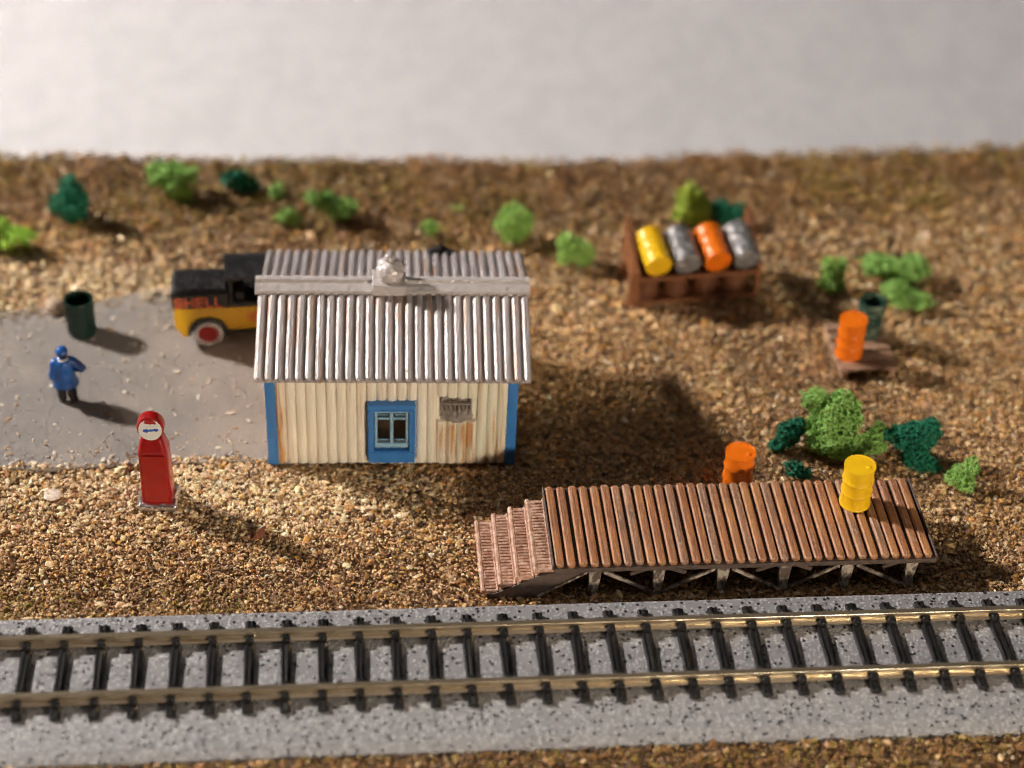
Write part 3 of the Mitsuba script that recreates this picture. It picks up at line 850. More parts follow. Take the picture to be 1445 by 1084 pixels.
# steps
SY0, SY1 = -.0515, .0420
edges = [-DL / 2 - .0015, -DL / 2 - .0185, -DL / 2 - .0345, -DL / 2 - .0500, -DL / 2 - .0655]
zs = [.034, .0255, .017, .0085]
stairs = None
for k_ in range(4):
    x1_, x0_ = edges[k_], edges[k_ + 1]
    yj = (r.random() - .5) * .002
    slab = bx(x0_, x1_ + .003, SY0 + yj, SY1 + yj, zs[k_] - .0045, zs[k_], .0010)
    nose = tube([(x0_ + .0016, SY0 + yj, zs[k_] - .0012), (x0_ + .0016, SY1 + yj, zs[k_] - .0012)], .0026, 10)
    back_ = tube([(x1_ - .0010, SY0 + yj, zs[k_] + .0004), (x1_ - .0010, SY1 + yj, zs[k_] + .0004)], .0011, 8)
    ribs_ = []
    nb_ = 22
    for t_ in range(nb_):
        yy = SY0 + yj + .003 + (SY1 - SY0 - .006) * (t_ + .5) / nb_ + (r.random() - .5) * .0006
        ribs_.append(bx(x0_ + .0035, x1_ - .0018, yy - .0014, yy + .0012, zs[k_] - .001, zs[k_] + .0009 + .0003 * r.random(), .0004))
    riser = bx(x0_ + .002, x0_ + .0048, SY0 + yj + .001, SY1 + yj - .001, zs[k_] - .0085, zs[k_] - .003, 0)
    pp('step', rough(cat(slab, nose, back_, riser, *ribs_), .00035, 300, k_), 'step_wood', 30)
for yy in (SY0 - .0012, SY1 - .0018):
    st_ = Polygon([(edges[4] + .004, -.004), (edges[4] + .004, .003), (edges[3] + .006, .0115), (edges[2] + .006, .020), (edges[1] + .006, .0285), (edges[0] + .016, .0330), (edges[0] + .030, .0315), (edges[0] + .012, .0200), (edges[2] + .012, -.004)])
    pp('stringer', ext_y(st_, yy, yy + .003), 'dark_frame', False)
pp('stringer_rail', bar((edges[2] + .014, SY0 - .002, -.001), (edges[0] + .031, SY0 - .002, .0320), .0022, .0022), 'pale_frame', 25)


# ------------------------------------------------------------------ barrels
def barrel_profile(R_=.0148, H_=.047):
    pts = [(0, 0.0006), (R_ * .90, .0006), (R_ * .93, 0), (R_, 0), (R_ * 1.01, .0012), (R_ * .965, .0022)]
    for zc in (H_ * .35, H_ * .66):
        pts += [(R_ * .953, zc - .0045), (R_ * .975, zc - .0016), (R_ * 1.02, zc), (R_ * .975, zc + .0016), (R_ * .953, zc + .0045)]
    pts += [(R_ * .965, H_ - .0022), (R_ * 1.01, H_ - .0012), (R_, H_), (R_ * .93, H_), (R_ * .91, H_ - .0005), (0, H_ - .0005)]
    return pts


def barrel(label, material, M, group=None, cat_='barrel', bungs=True, dent=3, name='barrel'):
    k_ = thing(name, label, cat_, group)
    b_ = lathe(barrel_profile(), 44)
    b_.vertices = b_.vertices * (1 + .022 * (meshkit.fbm(b_.vertices * 60 + dent, 3, dent)[:, None] - .5) * [1, 1, 0])
    part(k_, 'body', b_, material, 35, M=M)
    if bungs:
        c1 = lathe([(0, 0), (.0024, 0), (.0024, .0010), (.0018, .0014), (0, .0014)], 14); c1.apply_translation((.0075, -.003, .0462))
        part(k_, 'bung', c1, material, 35, M=M)
    return k_


barrel('yellow barrel leaning a little on the platform deck near its right end', 'yellow_paint', MP @ move(.1165, .0195, DZ + .0003) @ rot([0, 1, 0], -.045), dent=3)
barrel('orange barrel standing on the gravel behind the platform', 'orange_paint', move(.2265, -.1422, -.001) @ rot([0, 1, 0], -.02), dent=7)

# ------------------------------------------------------------------ barrel rack
rk = thing('barrel_rack', 'brown wooden rack holding four lying barrels in a sloping row', 'rack')
MR = move(.1294, .1458, -.001) @ rotz(.217)
RL = .1417


def rp2(name, mesh, material='rack_wood', smooth=25, **kw):
    mesh.apply_transform(MR)
    return part(rk, name, mesh, material, smooth, **kw)


side = Polygon([(-.002, 0), (-.002, .049), (.004, .049), (.056, .084), (.061, .084), (.061, 0), (.054, 0), (.054, .030), (.008, .024), (.008, 0)])
for x0 in (-.001, RL - .004):
    g = trimesh.creation.extrude_polygon(side, .005, engine='earcut'); v = g.vertices.copy()
    g.vertices = np.stack([x0 + v[:, 2], v[:, 0], v[:, 1]], 1); g.fix_normals(); rp2('end_panel', g)
for x0 in (-.006,):
    rp2('corner_post', bx(x0, x0 + .0048, -.003, .004, 0, .050, .0007))
rp2('shelf', cat(bx(.004, RL - .004, -.002, .003, .036, .0405, .0006), bar((.004, .030, .0490), (RL - .004, .030, .0490), .004, .004), bar((.004, .054, .0555), (RL - .004, .054, .0555), .004, .004)))
rp2('bottom_rail', bx(.004, RL - .004, -.003, .003, .0045, .0095, .0008))
rp2('bottom_shelf', bx(.004, RL - .004, .003, .052, .0045, .0072, .0005))
rp2('back_board', bx(.004, RL - .004, .0560, .0590, .004, .050, .0005))
bxs = (.0240, .0570, .0910, .1245)
tilt = math.radians(13)
names = (('yellow barrel at the left end of the rack', 'yellow_paint'), ('grey barrel with pale hoops between the yellow and the orange barrel in the rack', 'grey_barrel'),
         ('orange barrel lying in the rack between two grey ones', 'orange_paint'), ('grey barrel at the right end of the rack', 'grey_barrel'))
for q_, (bxx, (lb, mt)) in enumerate(zip(bxs, names)):
    M = MR @ move(bxx, -.0035, .0570) @ rotz(.06) @ rot([1, 0, 0], -math.pi / 2 + tilt)
    barrel(lb, mt, M @ rotz(q_ * 1.3), bungs=(mt == 'grey_barrel' and False), dent=11 + q_)
for q_, bxx in enumerate(bxs):
    k_ = thing('brown_barrel', ('dark brown drum standing on the lowest shelf of the rack, ' + ('under the yellow barrel', 'second from the left', 'under the orange barrel', 'rightmost of the four')[q_]), 'drum', 'brown drums on the rack\'s lower shelf')
    b_ = lathe([(0, 0), (.0134, 0), (.0138, .002), (.0134, .004), (.0132, .011), (.0138, .0125), (.0132, .014), (.0132, .0235), (.0138, .0255), (.0131, .027), (0, .027)], 30)
    scene[k_] = mikit.ply(b_, 'rust_brown', 35); scene[k_]['to_world'] = T((MR @ move(bxx - .006, .0178, .0074)).tolist())

# ------------------------------------------------------------------ pallet with barrel and bin
pal = thing('pallet', 'brown slatted pallet on the gravel carrying an orange barrel', 'pallet')
MPA = move(.3472, .0356, 0) @ rotz(.13)
for k_ in range(5):
    y0 = k_ * .0172
    m = bx(-.0015 * r.random(), .0615 + .0015 * r.random(), y0, y0 + .0140, .0100, .0140, .0009)
    m.apply_transform(MPA @ rotz((r.random() - .5) * .02)); part(pal, 'slat', m, 'pallet_wood', 25)
for x0 in (.002, .0275, .0530):
    m = bx(x0, x0 + .007, .001, .083, -.002, .0098, .0006); m.apply_transform(MPA); part(pal, 'bearer', m, 'pallet_wood', 25)
barrel('orange barrel standing on the pallet', 'orange_paint', MPA @ move(.0142, .0265, .0141) @ rot([0, 1, 0], -.04), dent=17)


def open_bin(name, label, material, x, y, z, H_, R_, ribs_n, lean=0.0, wires=False):
    k_ = thing(name, label, 'bin')
    pts = [(0, .001), (R_ * .90, 0), (R_ * .93, .001)]
    for t_ in np.linspace(.03, .96, 14):
        pts.append((R_ * (.93 + .05 * t_) + (.0007 * math.sin(t_ * ribs_n * 6.28) if ribs_n else 0), H_ * t_))
    pts += [(R_ * 1.02, H_ - .002), (R_ * 1.03, H_ - .0006), (R_ * 1.01, H_), (R_ * .90, H_), (R_ * .88, H_ - .001), (R_ * .84, .0025), (0, .0022)]
    M = move(x, y, z) @ rot([0, 1, 0], lean)
    part(k_, 'body', lathe(pts, 44), material, 35, M=M)
    if wires:
        bits = []
        for t_ in (.16, .34, .52, .70, .86):
            a_ = np.linspace(0, 2 * math.pi, 37)
            bits.append(tube(np.column_stack([R_ * (.955 + .05 * t_) * np.cos(a_), R_ * (.955 + .05 * t_) * np.sin(a_), np.full(37, H_ * t_) + .0008 * np.sin(3 * a_)]), .0009, 6, False))
        part(k_, 'hoop', cat(*bits), material, 40, M=M)
    else:
        bits = [bar((R_ * .945 * math.cos(a_), R_ * .945 * math.sin(a_), .002), (R_ * .995 * math.cos(a_), R_ * .995 * math.sin(a_), H_ - .003), .0011, .0011) for a_ in np.arange(26) * 2 * math.pi / 26]
        part(k_, 'flute', cat(*bits), material, 30, M=M)
    return k_


open_bin('litter_bin', 'dark green open topped bin standing on the grey pavement', 'bin_green', -.4595, .0445, .004, .0445, .0150, 0)
open_bin('hooped_bin', 'dark green scuffed hooped bin at the back of the pallet behind the orange barrel', 'mesh_green',   .3815, .1030, .0142, .0440, .0142, 0, lean=.02, wires=True)

# ------------------------------------------------------------------ fuel pump
pu = thing('fuel_pump', 'glossy red fuel pump with round white dial standing on the gravel', 'fuel pump')
MU = move(-.3325, -.2055, .0005) @ rotz(.06) @ np.diag([1.03, 1.0, 1.11, 1.0])


def up2(name, mesh, material, smooth=40, parent=None, **kw):
    mesh.apply_transform(MU)
    return part(parent or pu, name, mesh, material, smooth, **kw)


def rounded(x, y, z, rr):
    s_ = [(a_ * (x - rr), b_ * (y - rr), c_) for a_ in (-1, 1) for b_ in (-1, 1) for c_ in (rr, z - rr)]
    return from_solid(m3.Manifold.batch_hull([m3.Manifold.sphere(rr, 20).translate(p_) for p_ in s_]))


body = []
sph = [m3.Manifold.sphere(.004, 20).translate((a_ * (.0142 - .004), b_ * (.0125 - .004), .006)) for a_ in (-1, 1) for b_ in (-1, 1)]
sph += [m3.Manifold.sphere(.005, 20).translate((a_ * (.0135 - .005), b_ * (.0115 - .005), .061)) for a_ in (-1, 1) for b_ in (-1, 1)]
sph2 = [m3.Manifold.sphere(.005, 20).translate((a_ * (.0135 - .005), b_ * (.0115 - .005), .061)) for a_ in (-1, 1) for b_ in (-1, 1)] + [m3.Manifold.sphere(.004, 20).translate((a_ * .0065, b_ * .004, .0715)) for a_ in (-1, 1) for b_ in (-1, 1)]
man = m3.Manifold.batch_hull(sph) + m3.Manifold.batch_hull(sph2)
hd = trimesh.creation.cylinder(radius=.0118, height=.017, sections=48); hd.apply_transform(rot([1, 0, 0], math.pi / 2)); hd.apply_translation((0, .001, .0868))
hdm = m3.Manifold.batch_hull([m3.Manifold.sphere(.0035, 14).translate((.0088 * math.cos(t_), yy, .0868 + .0088 * math.sin(t_))) for t_ in np.arange(20) * math.pi / 10 for yy in (-.0055, .0010)])
body = from_solid((man + hdm).refine_to_length(.003))
body = rough(body, .0004, 110, 4)
up2('body', body, 'red_gloss', 50)
panel = rough(bx(-.0112, .0112, -.0127, -.0118, .010, .0600, .0006), .0002, 120, 8, .004); up2('front_panel', panel, 'red_gloss', 30)
dial = trimesh.creation.cylinder(radius=.0104, height=.0016, sections=40); dial.apply_transform(rot([1, 0, 0], math.pi / 2 - .10)); dial.apply_translation((.0002, -.0088, .0866))
dl = up2('dial', dial, 'white_gloss', 40, label='round white dial with a blue stroke')
for w_, (xa, xb, za, zb_) in zip((.0038, .0026, .0030), ((-.0064, -.0005, .0856, .0864), (-.0008, .0030, .0864, .0864), (.0026, .0078, .0864, .0874))):
    g = trimesh.creation.icosphere(subdivisions=2)
    g.vertices = g.vertices * [(xb - xa) / 2, .0006, w_ / 2] + [(xa + xb) / 2, -.0097, (za + zb_) / 2]
    up2('blue_stroke', g, 'ink_blue', True, parent=dl)
sk = m3.Manifold.batch_hull([m3.Manifold.sphere(.0036, 16).translate((a_ * .0152, b_ * .0138, .0026)) for a_ in (-1, 1) for b_ in (-1, 1)])
up2('skirt', rough(from_solid(sk.refine_to_length(.0015)), .0014, 160, 12), 'chrome', 40)
noz = cat(tube([(-.0125, -.004, .0555), (-.017, -.0065, .0552), (-.0225, -.0068, .0556), (-.0235, -.007, .0580)], [.0015, .0014, .0015, .0012], 8), tube([(-.0240, -.007, .0600), (-.0225, -.007, .0560), (-.0215, -.0072, .0515)], [.0009, .0014, .0009], 8))
up2('nozzle', noz, 'chrome', 40)

# ------------------------------------------------------------------ truck
tk = thing('delivery_truck', 'old yellow and black delivery truck parked on the pavement behind the shed', 'truck')
MK = move(-.3565, .0290, .004) @ rotz(.155)
TW = .0410


def tp(name, mesh, material, smooth=30, parent=None, **kw):
    mesh.apply_transform(MK)
    return part(parent or tk, name, mesh, material, smooth, **kw)


wc = (.0345, .1200)
side_poly = Polygon([(0, .0260), (.0, .0480), (.098, .0480), (.098, .0200), (.060, .0200), (.012, .0120), (.008, .0125)])
side_poly = side_poly.difference(Point(wc[0], .0155).buffer(.0205, 24))
side_poly = max(getattr(side_poly, 'geoms', [side_poly]), key=lambda g: g.area) if side_poly.geom_type != 'Polygon' else side_poly
tp('body', ext_y(side_poly, 0, TW), 'truck_yellow', 30)
tp('chassis', bx(.006, .140, .006, TW - .006, .0120, .0205, .001), 'truck_black', False)
tp('bonnet', cat(rough(bx(.1005, .142, .0075, TW - .0075, .0205, .0490, .004), .0003, 90, 2, .006)), 'truck_yellow', 30)
tp('radiator', bx(.1415, .1445, .0105, TW - .0105, .0215, .0480, .001), 'chrome', 30)
for yy in (.0070, TW - .0070):
    g = lathe([(0, 0), (.0045, 0), (.005, .002), (.0035, .006), (0, .007)], 20); g.apply_transform(move(.1455, yy, .0395) @ rot([0, 1, 0], math.pi / 2) @ rot([1, 0, 0], math.pi) @ move(0, 0, -.002)); tp('headlight', g, 'chrome', 40)
for cx in wc:
    for nearside in (1, 0):
        y0, y1 = (-.0016, .0080) if nearside else (TW - .0080, TW + .0016)
        arch = Point(cx, .0155).buffer(.0212, 32).difference(Point(cx, .0155).buffer(.0188, 32)).intersection(sbox(cx - .05, .0135, cx + .05, .08))
        tp('mudguard', ext_y(arch, y0, y1), 'truck_black', 30)
for cx in wc:
    for nearside in (1, 0):
        M = MK @ move(cx, -.0010 if nearside else TW + .0010, .0158) @ rot([1, 0, 0], math.pi / 2 if nearside else -math.pi / 2)
        tyre = lathe([(.0098, -.0052), (.0142, -.0056), (.0157, -.0040), (.0158, .0005), (.0146, .0022), (.0122, .0026), (.0108, .0016), (.0100, 0), (.0098, -.0052)], 40)
        w_ = part(tk, 'wheel', tyre, 'white_gloss', 40, M=M, label='white tyred wheel with a red hub')
        hub = lathe([(0, .0006), (.0035, .0004), (.0050, -.0006), (.0085, .0002), (.0106, .0010), (.0108, -.004), (0, -.004)], 36)
        part(w_, 'hub', hub, 'truck_red', 40, M=M)
box_ = tp('box', bx(-.0012, .0575, -.0006, TW + .0006, .0480, .0672, .0012), 'truck_black', False)
lid = rough(bx(.0004, .0562, .0010, TW - .0010, .0668, .0716, .002), .0017, 70, 14, .003)
tp('load_cover', lid, 'truck_black', 40, label='lumpy black cover over the truck bed')
tm = meshkit.text_mesh('SHELL', .0124, .0008, bold=True)
tm.apply_scale([.0500 / tm.extents[0], 1, 1]); tm.apply_translation((-tm.bounds[0][0], -tm.bounds[0][1], 0))
tm.apply_transform(move(.0010, -.0007, .0498) @ rot([1, 0, 0], math.pi / 2)); tp('lettering', tm, 'letter_orange', False, parent=box_, label='orange lettering')
em = trimesh.creation.cylinder(radius=1, height=.0008, sections=40); em.apply_transform(rot([1, 0, 0], math.pi / 2)); em.apply_scale([.0095, 1, .0072]); em.apply_translation((.0840, -.0004, .0360))
e_ = tp('door_emblem', em, 'emblem_orange', 30, label='oval orange emblem on the door')
ra = cat(*[bar((.0840 + .0012 * t_, -.0010, .0305), (.0840 + .0030 * t_, -.0010, .0410 - .0009 * abs(t_)), .0007, .0005) for t_ in (-2, -1, 0, 1, 2)])
tp('emblem_ray', ra, 'letter_orange', False, parent=e_)
cab = cat(bx(.0585, .0620, .0008, TW - .0008, .0480, .0840, .0008), bx(.0945, .0980, .0008, .0050, .0480, .0840, .0006), bx(.0945, .0980, TW - .0050, TW - .0008, .0480, .0840, .0006), bx(.0600, .0980, .0006, .0040, .0478, .0535, .0006),
          bx(.0600, .0980, TW - .0040, TW - .0006, .0478, .0535, .0006), bx(.0945, .0985, .0008, TW - .0008, .0478, .0560, .0006), bx(.0625, .094, .0045, TW - .0045, .0485, .0510), bx(.064, .074, .005, TW - .005, .0505, .0640, .001))
tp('cab', cab, 'truck_black', False)
n_ = 9
ra_ = [(-.0025, 0)] + [(-.0025 + (TW + .005) * t_, .0052 * math.sin(math.pi * t_) ** .6 + .0028) for t_ in np.linspace(0, 1, n_)] + [(TW + .0025, 0)]
g = trimesh.creation.extrude_polygon(Polygon(ra_), .050, engine='earcut'); v = g.vertices.copy()
g.vertices = np.stack([.0545 + v[:, 2], v[:, 0], .0838 + v[:, 1]], 1); g.fix_normals(); tp('cab_roof', rough(g, .0006, 80, 3, .006), 'truck_black', 40)
g = trimesh.Trimesh([(.0972, .005, .056), (.0972, TW - .005, .056), (.0972, TW - .005, .0838), (.0972, .005, .0838)], [[0, 1, 2], [0, 2, 3]]); tp('windscreen', g, 'glass_pane', False)


# ------------------------------------------------------------------ the figure
def capsule_chain(joints, n=18):
    """Union of hulls of consecutive spheres: [(p, r), ...] chains."""
    out = None
    for ch in joints:
        for (p0, r0), (p1, r1) in zip(ch[:-1], ch[1:]):
            h_ = m3.Manifold.batch_hull([m3.Manifold.sphere(r0, n).translate(p0), m3.Manifold.sphere(r1, n).translate(p1)])
            out = h_ if out is None else out + h_
    return out


def smooth_body(man, l, it=8):
    m_ = from_solid(man.refine_to_length(l))
    trimesh.smoothing.filter_taubin(m_, iterations=it)
    return m_


pe = thing('person', 'person in a blue coat and blue cap standing on the pavement with one elbow out', 'person')
# the figure is modelled 100 units tall, facing -y, then turned, leaned and scaled
S_ = .0665 / 100
MF = move(-.4495, -.0690, .0038) @ rotz(math.radians(198)) @ np.diag([S_ * 1.10, S_ * 1.10, S_, 1])


def fp(name, mesh, material, smooth=True, parent=None, **kw):
    mesh.apply_transform(MF)
    return part(parent or pe, name, mesh, material, smooth, **kw)


# figure's own left is +x when it faces -y
hipL, hipR = (5.5, 0, 46), (-5.5, 0, 46)
legs = [[((5.5, 0, 46), 7.2), ((6.5, -1.5, 26), 5.6), ((7, 0, 6), 4.2)], [((-5.5, 0, 46), 7.2), ((-6.5, 1.0, 26), 5.6), ((-7, 2, 6), 4.2)]]
torso = [[((0, 0, 48), 9.5), ((0, 0, 60), 9.5), ((0, 0, 72), 10.5), ((0, .5, 78), 6.0), ((0, -.5, 82), 4.6), ((0, -1.5, 88), 5.0)], [((-8.5, 0, 75), 6), ((8.5, 0, 75), 6)]]
armR = [[((-11, 0, 76), 4.8), ((-22.5, 3, 61.5), 4.2), ((-16, -9, 52), 3.2), ((-14, -12, 50), 2.6)]]     # elbow out, hand at the belt
armL = [[((11, 0, 75), 4.8), ((14.5, 0, 60), 4.2), ((16.0, -3, 45), 3.0), ((16.2, -4, 41), 2.5)]]


def hand(c, d, spread, palm_n, s=1.0):
    """Palm with four fingers of different length and a thumb from its side; d: pointing direction."""
    c, d = np.array(c, float), np.array(d, float); d /= np.linalg.norm(d)
    a_ = np.array(spread, float); a_ /= np.linalg.norm(a_); b_ = np.array(palm_n, float); b_ /= np.linalg.norm(b_)
    ch = [[(tuple(c + a_ * t_), 1.3) for t_ in (-1.6, 1.6)], [(tuple(c + a_ * -1.4), 1.3), (tuple(c + d * 3 + a_ * -1.6), 1.2)], [(tuple(c + a_ * 1.4), 1.3), (tuple(c + d * 3 + a_ * 1.6), 1.2)], [(tuple(c + d * 1.5), 1.5), (tuple(c + d * 3), 1.3)]]
    for t_, L_ in zip((-1.8, -.6, .6, 1.8), (3.0, 3.8, 3.6, 2.6)):
        k1 = c + d * 3.2 + a_ * t_; k2 = k1 + d * L_ * .55 + b_ * .5; k3 = k2 + d * L_ * .35 + b_ * 1.3
        ch.append([(tuple(k1), .72), (tuple(k2), .66), (tuple(k3), .55)])
    th = c + d * .6 + a_ * 1.9
    ch.append([(tuple(th), .85), (tuple(th + d * 1.6 + a_ * 1.0 + b_ * .6), .75), (tuple(th + d * 2.9 + a_ * .8 + b_ * 1.4), .62)])
    return ch


head = m3.Manifold.sphere(7.6, 28).scale((.92, 1.02, 1.12)).translate((0, -2, 92.5))
face = capsule_chain([[((0, -9.2, 93), 1.0), ((0, -10.3, 90.6), 1.25)], [((7, -1.5, 92), 1.3), ((7.1, -1.0, 90), 1.0)], [((-7, -1.5, 92), 1.3), ((-7.1, -1.0, 90), 1.0)], [((-1.6, -8.9, 87.6), .7), ((1.6, -8.9, 87.6), .7)], [((0, -7.0, 85.6), 2.0), ((0, -6.6, 86), 2.2)]])
man = capsule_chain(legs + torso + armR + armL + hand((-13.2, -12.5, 50), (.8, -.5, -.25), (.1, .3, 1), (.3, .9, -.2)) + hand((16.3, -4.2, 40.5), (0, -.25, -1), (0, -1, .2), (-1, 0, 0))) + head + face
fp('body', smooth_body(man, 1.6, 4), 'skin_paint')
# clothing: a little larger than the body, open at neck, cuffs and hem
tro = capsule_chain([[((5.5, 0, 48), 8.4), ((6.6, -1.5, 26), 7.0), ((7.2, 0, 8), 6.2)], [((-5.5, 0, 48), 8.4), ((-6.6, 1, 26), 7.0), ((-7.2, 2, 8), 6.2)]])
tro = tro.trim_by_plane((0, 0, 1), 4.0)
fp('trousers', rough(smooth_body(tro, 2.0), .5, .12, 2), 'trouser_black')
sho = capsule_chain([[((7.2, 1.5, 2.6), 3.8), ((8.4, -8, 2.0), 3.2)], [((-7.2, 3.5, 2.6), 3.8), ((-9.0, -5.5, 2.0), 3.2)]]).trim_by_plane((0, 0, 1), -1.0)
fp('shoe', smooth_body(sho, 1.8, 4), 'trouser_black')
coat = capsule_chain([[((0, 0, 47), 14.8), ((0, 0, 60), 13.0), ((0, 0, 73), 12.6), ((0, .8, 78), 8.0)], [((-9, 0, 75.5), 7.4), ((9, 0, 75.5), 7.4)],
                      [((-11.5, 0, 76), 6.6), ((-23.5, 3, 62), 6.2), ((-17, -6.5, 54), 5.2)], [((11.5, 0, 75), 6.6), ((15, 0, 60), 5.7), ((16.4, -2.6, 47), 5.0)]])
coat = coat + m3.Manifold.cylinder(14, 17.2, 14.0, 40).translate((0, 0, 34)).scale((1.06, .92, 1))
coat = coat.trim_by_plane((0, 0, 1), 33.5)
fp('coat', rough(smooth_body(coat, 1.9, 6), .9, .13, 5), 'coat_blue')
col = lathe([(5.4, 80.0), (7.8, 79.0), (8.8, 81.0), (7.4, 83.5), (5.8, 84.0), (5.4, 80.0)], 30)
fp('collar', rough(col, .4, .2, 3), 'white_cloth')
hair = (m3.Manifold.sphere(8.1, 26).scale((.95, 1.0, 1.08)).translate((0, -1.0, 92.2)).trim_by_plane((0, 1, 0), -1.5)).trim_by_plane((0, 0, 1), 86.0)
fp('hair', from_solid(hair), 'trouser_black', 40)
capm = m3.Manifold.sphere(8.7, 30).scale((.97, 1.05, 1.0)).translate((0, -1.6, 94.0)).trim_by_plane((0, 0, 1), 93.0)
peak = m3.Manifold.cylinder(1.3, 6.6, 6.2, 28).scale((1.0, .75, 1)).translate((0, -8.2, 93.0))
fp('cap', smooth_body(capm + peak, 2.0, 4), 'coat_blue', 50)
bag = from_solid(m3.Manifold.batch_hull([m3.Manifold.sphere(1.3, 12).translate(p_) for p_ in ((20.0, -4, 56), (20.6, -7.5, 44), (19.5, -1, 48))])); fp('glove', bag, 'trouser_black', 40)
bits = []
eyes = cat(*[trimesh.creation.icosphere(subdivisions=1, radius=.75).apply_translation((s * 2.8, -9.0, 93.2)) for s in (-1, 1)]); fp('eye', eyes, 'trouser_black')


# ------------------------------------------------------------------ foam shrubs
def foam(lobes, cell, rad, seed):
    """A clump of open foam: the strands are the edges of random cells inside a lumpy shape."""
    q_ = np.random.default_rng(seed)
    lobes = np.array(lobes, float)                      # x, y, z, rx, ry, rz
    lo = (lobes[:, :3] - lobes[:, 3:]).min(0) - cell; hi = (lobes[:, :3] + lobes[:, 3:]).max(0) + cell
    n_ = int(np.prod((hi - lo) / cell)) + 8
    p_ = lo + q_.random((n_, 3)) * (hi - lo)

    def inside(x_, grow=0.0):
        d_ = np.min(np.linalg.norm((x_[:, None] - lobes[None, :, :3]) / lobes[None, :, 3:], axis=2), 1)
        return d_ + 1.0 * (meshkit.fbm(x_ / .013 + seed, 3, seed) - .5) < 1 + grow
    p_ = p_[inside(p_, .45)]
    v_ = Voronoi(p_)
    ed = set()
    ok_ = inside(v_.vertices) & (v_.vertices > lo).all(1) & (v_.vertices < hi).all(1)
    for rg in v_.ridge_vertices:
        for a_, b_ in zip(rg, rg[1:] + rg[:1]):
            if a_ >= 0 and b_ >= 0 and ok_[a_] and ok_[b_]:
                ed.add((min(a_, b_), max(a_, b_)))
    ed = np.array(sorted(ed))
    A, B = v_.vertices[ed[:, 0]], v_.vertices[ed[:, 1]]
    ln = np.linalg.norm(B - A, axis=1); keep_ = (ln > cell * .12) & (ln < cell * 2.2); A, B = A[keep_], B[keep_]
    t_ = (B - A) / np.linalg.norm(B - A, axis=1, keepdims=True)
    u_ = np.cross(t_, q_.normal(size=t_.shape)); u_ /= np.linalg.norm(u_, axis=1, keepdims=True); w_ = np.cross(t_, u_)
    rr_ = rad * (.7 + .6 * q_.random((len(A), 1)))
    vs = []
    for e_, P_ in ((0, A - t_ * rad * .5), (1, B + t_ * rad * .5)):
        for k_ in range(3):
            a_ = 2 * math.pi * k_ / 3
            vs.append(P_ + rr_ * (math.cos(a_) * u_ + math.sin(a_) * w_))
    vs = np.stack(vs, 1); N_ = len(A)
    tf = np.array([[0, 1, 4], [0, 4, 3], [1, 2, 5], [1, 5, 4], [2, 0, 3], [2, 3, 5]])
    return trimesh.Trimesh(vs.reshape(-1, 3), (tf[None] + (np.arange(N_) * 6)[:, None, None]).reshape(-1, 3), process=False)


def shrub(label, x, y, lobes, material, cell, rad, seed, group=None):
    L_ = [(x + a_, y + b_, c_, d_, e_, f_) for a_, b_, c_, d_, e_, f_ in lobes]
    return single('shrub', foam(L_, cell, rad, seed), material, label, 'shrub', False, group)


FG = 'foam shrubs behind the platform'
shrub('big light green foam shrub behind the platform, tallest of its group', .3245, -.0800,
      [(0, 0, .024, .030, .022, .026), (.004, .004, .046, .026, .020, .022), (-.020, .010, .058, .016, .012, .014), (.008, .012, .056, .014, .012, .012), (.012, -.006, .014, .024, .018, .016)], 'foam_green', .0047, .00062, 1, FG)
shrub('small dark green foam shrub to the left of the big light green one', .2810, -.0820,
      [(.003, .004, .020, .015, .012, .014), (.010, .006, .028, .009, .008, .009), (-.010, -.004, .008, .010, .009, .008), (-.003, 0, .012, .013, .010, .012)], 'foam_dark', .0042, .00070, 2, FG)
shrub('lowest dark green foam tuft at the back edge of the platform deck', .2885, -.1190, [(0, 0, .006, .013, .009, .008), (.007, -.002, .005, .009, .007, .006), (-.007, .003, .008, .008, .006, .006)], 'foam_dark', .0042, .00070, 3, FG)
shrub('light green foam tuft wedged between the big shrub and the broad dark one', .3690, -.0790, [(0, 0, .018, .014, .013, .015), (.004, .006, .026, .010, .010, .010), (-.005, -.003, .008, .012, .010, .010)], 'foam_green', .0047, .00064, 4, FG)
shrub('broad dark green foam shrub behind the right end of the platform', .3980, -.0900,
      [(0, .006, .026, .020, .016, .017), (.014, .002, .028, .017, .014, .019), (.022, .010, .038, .010, .009, .010), (-.014, .008, .026, .012, .010, .010), (.010, -.006, .014, .017, .012, .014), (.023, -.010, .006, .014, .010, .010)], 'foam_dark', .0042, .00068, 5, FG)
shrub('small light green foam shrub standing alone beyond the right end of the platform', .4520, -.1230, [(-.004, 0, .014, .014, .011, .013), (.007, .004, .020, .009, .009, .013), (.003, -.006, .008, .011, .010, .009), (-.012, 0, .011, .008, .008, .008)], 'foam_green', .0047, .00064, 6, FG)


def back_shrub(label, x, y, w, h, material, seed, group, shape=()):
    q_ = np.random.default_rng(seed)
    L_ = [(0, 0, h * .48, w * .40, w * .34, h * .42)]
    for a_, b_, s_ in (shape or [(q_.uniform(-.28, .28), q_.uniform(.3, .75), q_.uniform(.28, .36)) for _ in range(4)]):
        L_.append((a_ * w, q_.uniform(-.12, .12) * w, b_ * h, s_ * w, s_ * w * .9, s_ * h))
    if shape: L_ = L_[1:]
    return shrub(label, x, y, L_, material, .0060, .00100, seed, group)


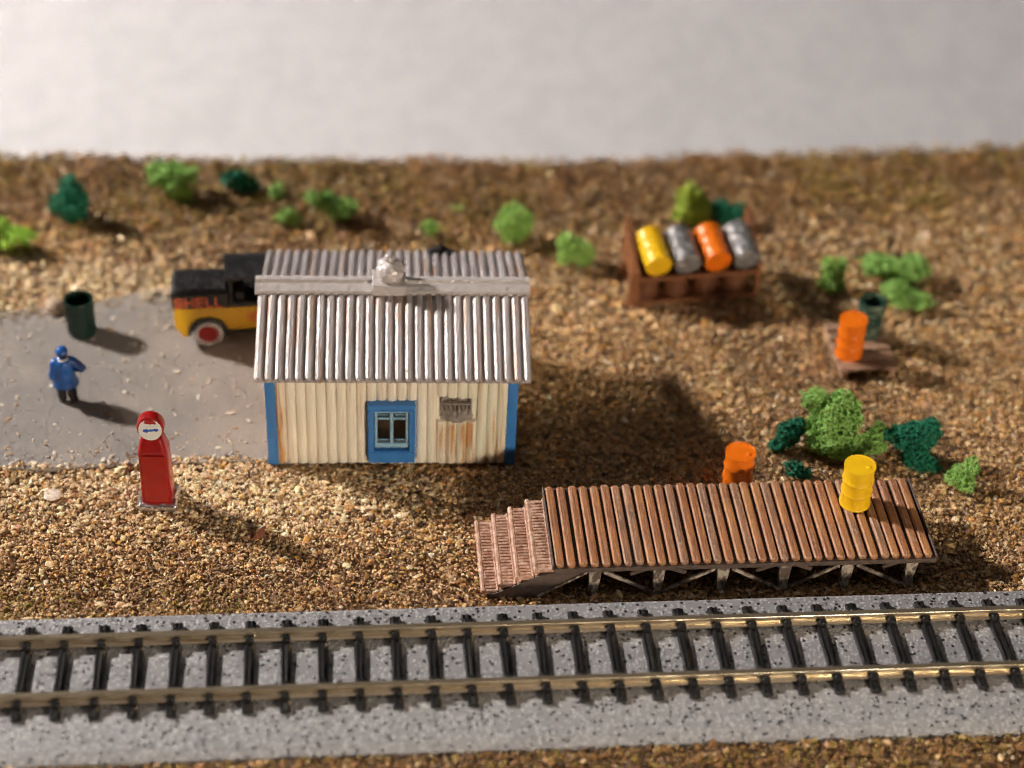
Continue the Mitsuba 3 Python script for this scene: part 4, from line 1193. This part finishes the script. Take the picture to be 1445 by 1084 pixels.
BG, RG = 'foam shrubs along the back edge', 'foam shrubs by the pallet'
back_shrub('small oval green foam shrub standing alone to the right of the barrel rack', .3530, .1950, .037, .045, 'foam_mid', 21, RG, [(0, .35, .42), (0, .62, .42), (.05, .25, .36)])
back_shrub('upper wide light green foam shrub behind the hooped bin', .4265, .2200, .078, .046, 'foam_green', 22, RG, [(-.30, .55, .24), (-.08, .62, .24), (.10, .50, .25), (.30, .45, .25), (.02, .30, .24), (-.25, .36, .2)])
back_shrub('lower light green foam shrub right of the hooped bin', .4310, .1740, .058, .036, 'foam_green', 23, RG, [(-.22, .65, .30), (.05, .48, .30), (.28, .35, .28), (-.05, .3, .25)])
back_shrub('yellowish green upright foam shrub behind the rack', .1990, .3200, .048, .054, 'foam_olive', 24, BG, [(-.05, .85, .24), (-.08, .6, .32), (.12, .40, .38), (-.12, .28, .36)])
back_shrub('dark green foam tuft behind the rack beside the yellowish shrub', .2400, .3220, .044, .032, 'foam_dark', 25, BG)
back_shrub('dark green pointed foam shrub at the back left', -.5160, .2560, .056, .064, 'foam_dark', 26, BG, [(.02, .82, .20), (.04, .62, .28), (.18, .50, .28), (.08, .32, .32), (-.28, .32, .22), (-.1, .26, .24)])
back_shrub('bright lime foam shrub cut by the left edge of the picture', -.5740, .1940, .066, .044, 'foam_lime', 27, BG, [(-.25, .62, .28), (-.3, .25, .25), (.0, .45, .26), (.26, .42, .24)])
back_shrub('wide light green foam shrub at the back edge above the truck', -.4085, .3080, .058, .048, 'foam_mid', 28, BG, [(-.28, .72, .30), (0, .74, .32), (.28, .72, .28), (.12, .45, .32), (.2, .22, .24)])
back_shrub('small dark green foam shrub at the back edge behind the truck cab', -.3340, .3300, .042, .036, 'foam_dark', 29, BG, [(-.18, .66, .34), (.1, .6, .36), (.22, .36, .36)])
back_shrub('tiny light green foam tuft at the back just right of the small dark shrub', -.2880, .3180, .026, .027, 'foam_green', 30, BG)
back_shrub('tiny green foam tuft behind the left end of the shed roof', -.2670, .2680, .028, .029, 'foam_mid', 31, BG)
back_shrub('light green slanting foam shrub behind the left half of the shed roof', -.2187, .2850, .060, .046, 'foam_green', 32, BG, [(-.32, .72, .22), (-.1, .58, .25), (.14, .45, .28), (.30, .52, .24), (.12, .25, .24)])
back_shrub('tiny dark mid green foam tuft behind the middle of the shed roof', -.1036, .2620, .026, .028, 'foam_mid', 33, BG)
back_shrub('faint light green foam sprig behind the right half of the shed roof', -.0711, .3140, .030, .018, 'foam_green', 34, BG, [(-.2, .6, .25), (.15, .35, .22)])
back_shrub('mid green round foam shrub beyond the right end of the shed roof', -.0082, .2610, .046, .050, 'foam_mid', 35, BG, [(0, .72, .34), (-.14, .4, .32), (.2, .42, .34), (0, .25, .36)])
back_shrub('green foam shrub on the gravel between the shed and the barrel rack', .0619, .2200, .048, .045, 'foam_mid', 36, BG, [(-.14, .66, .32), (.14, .5, .36), (.2, .3, .32), (-.15, .42, .30)])
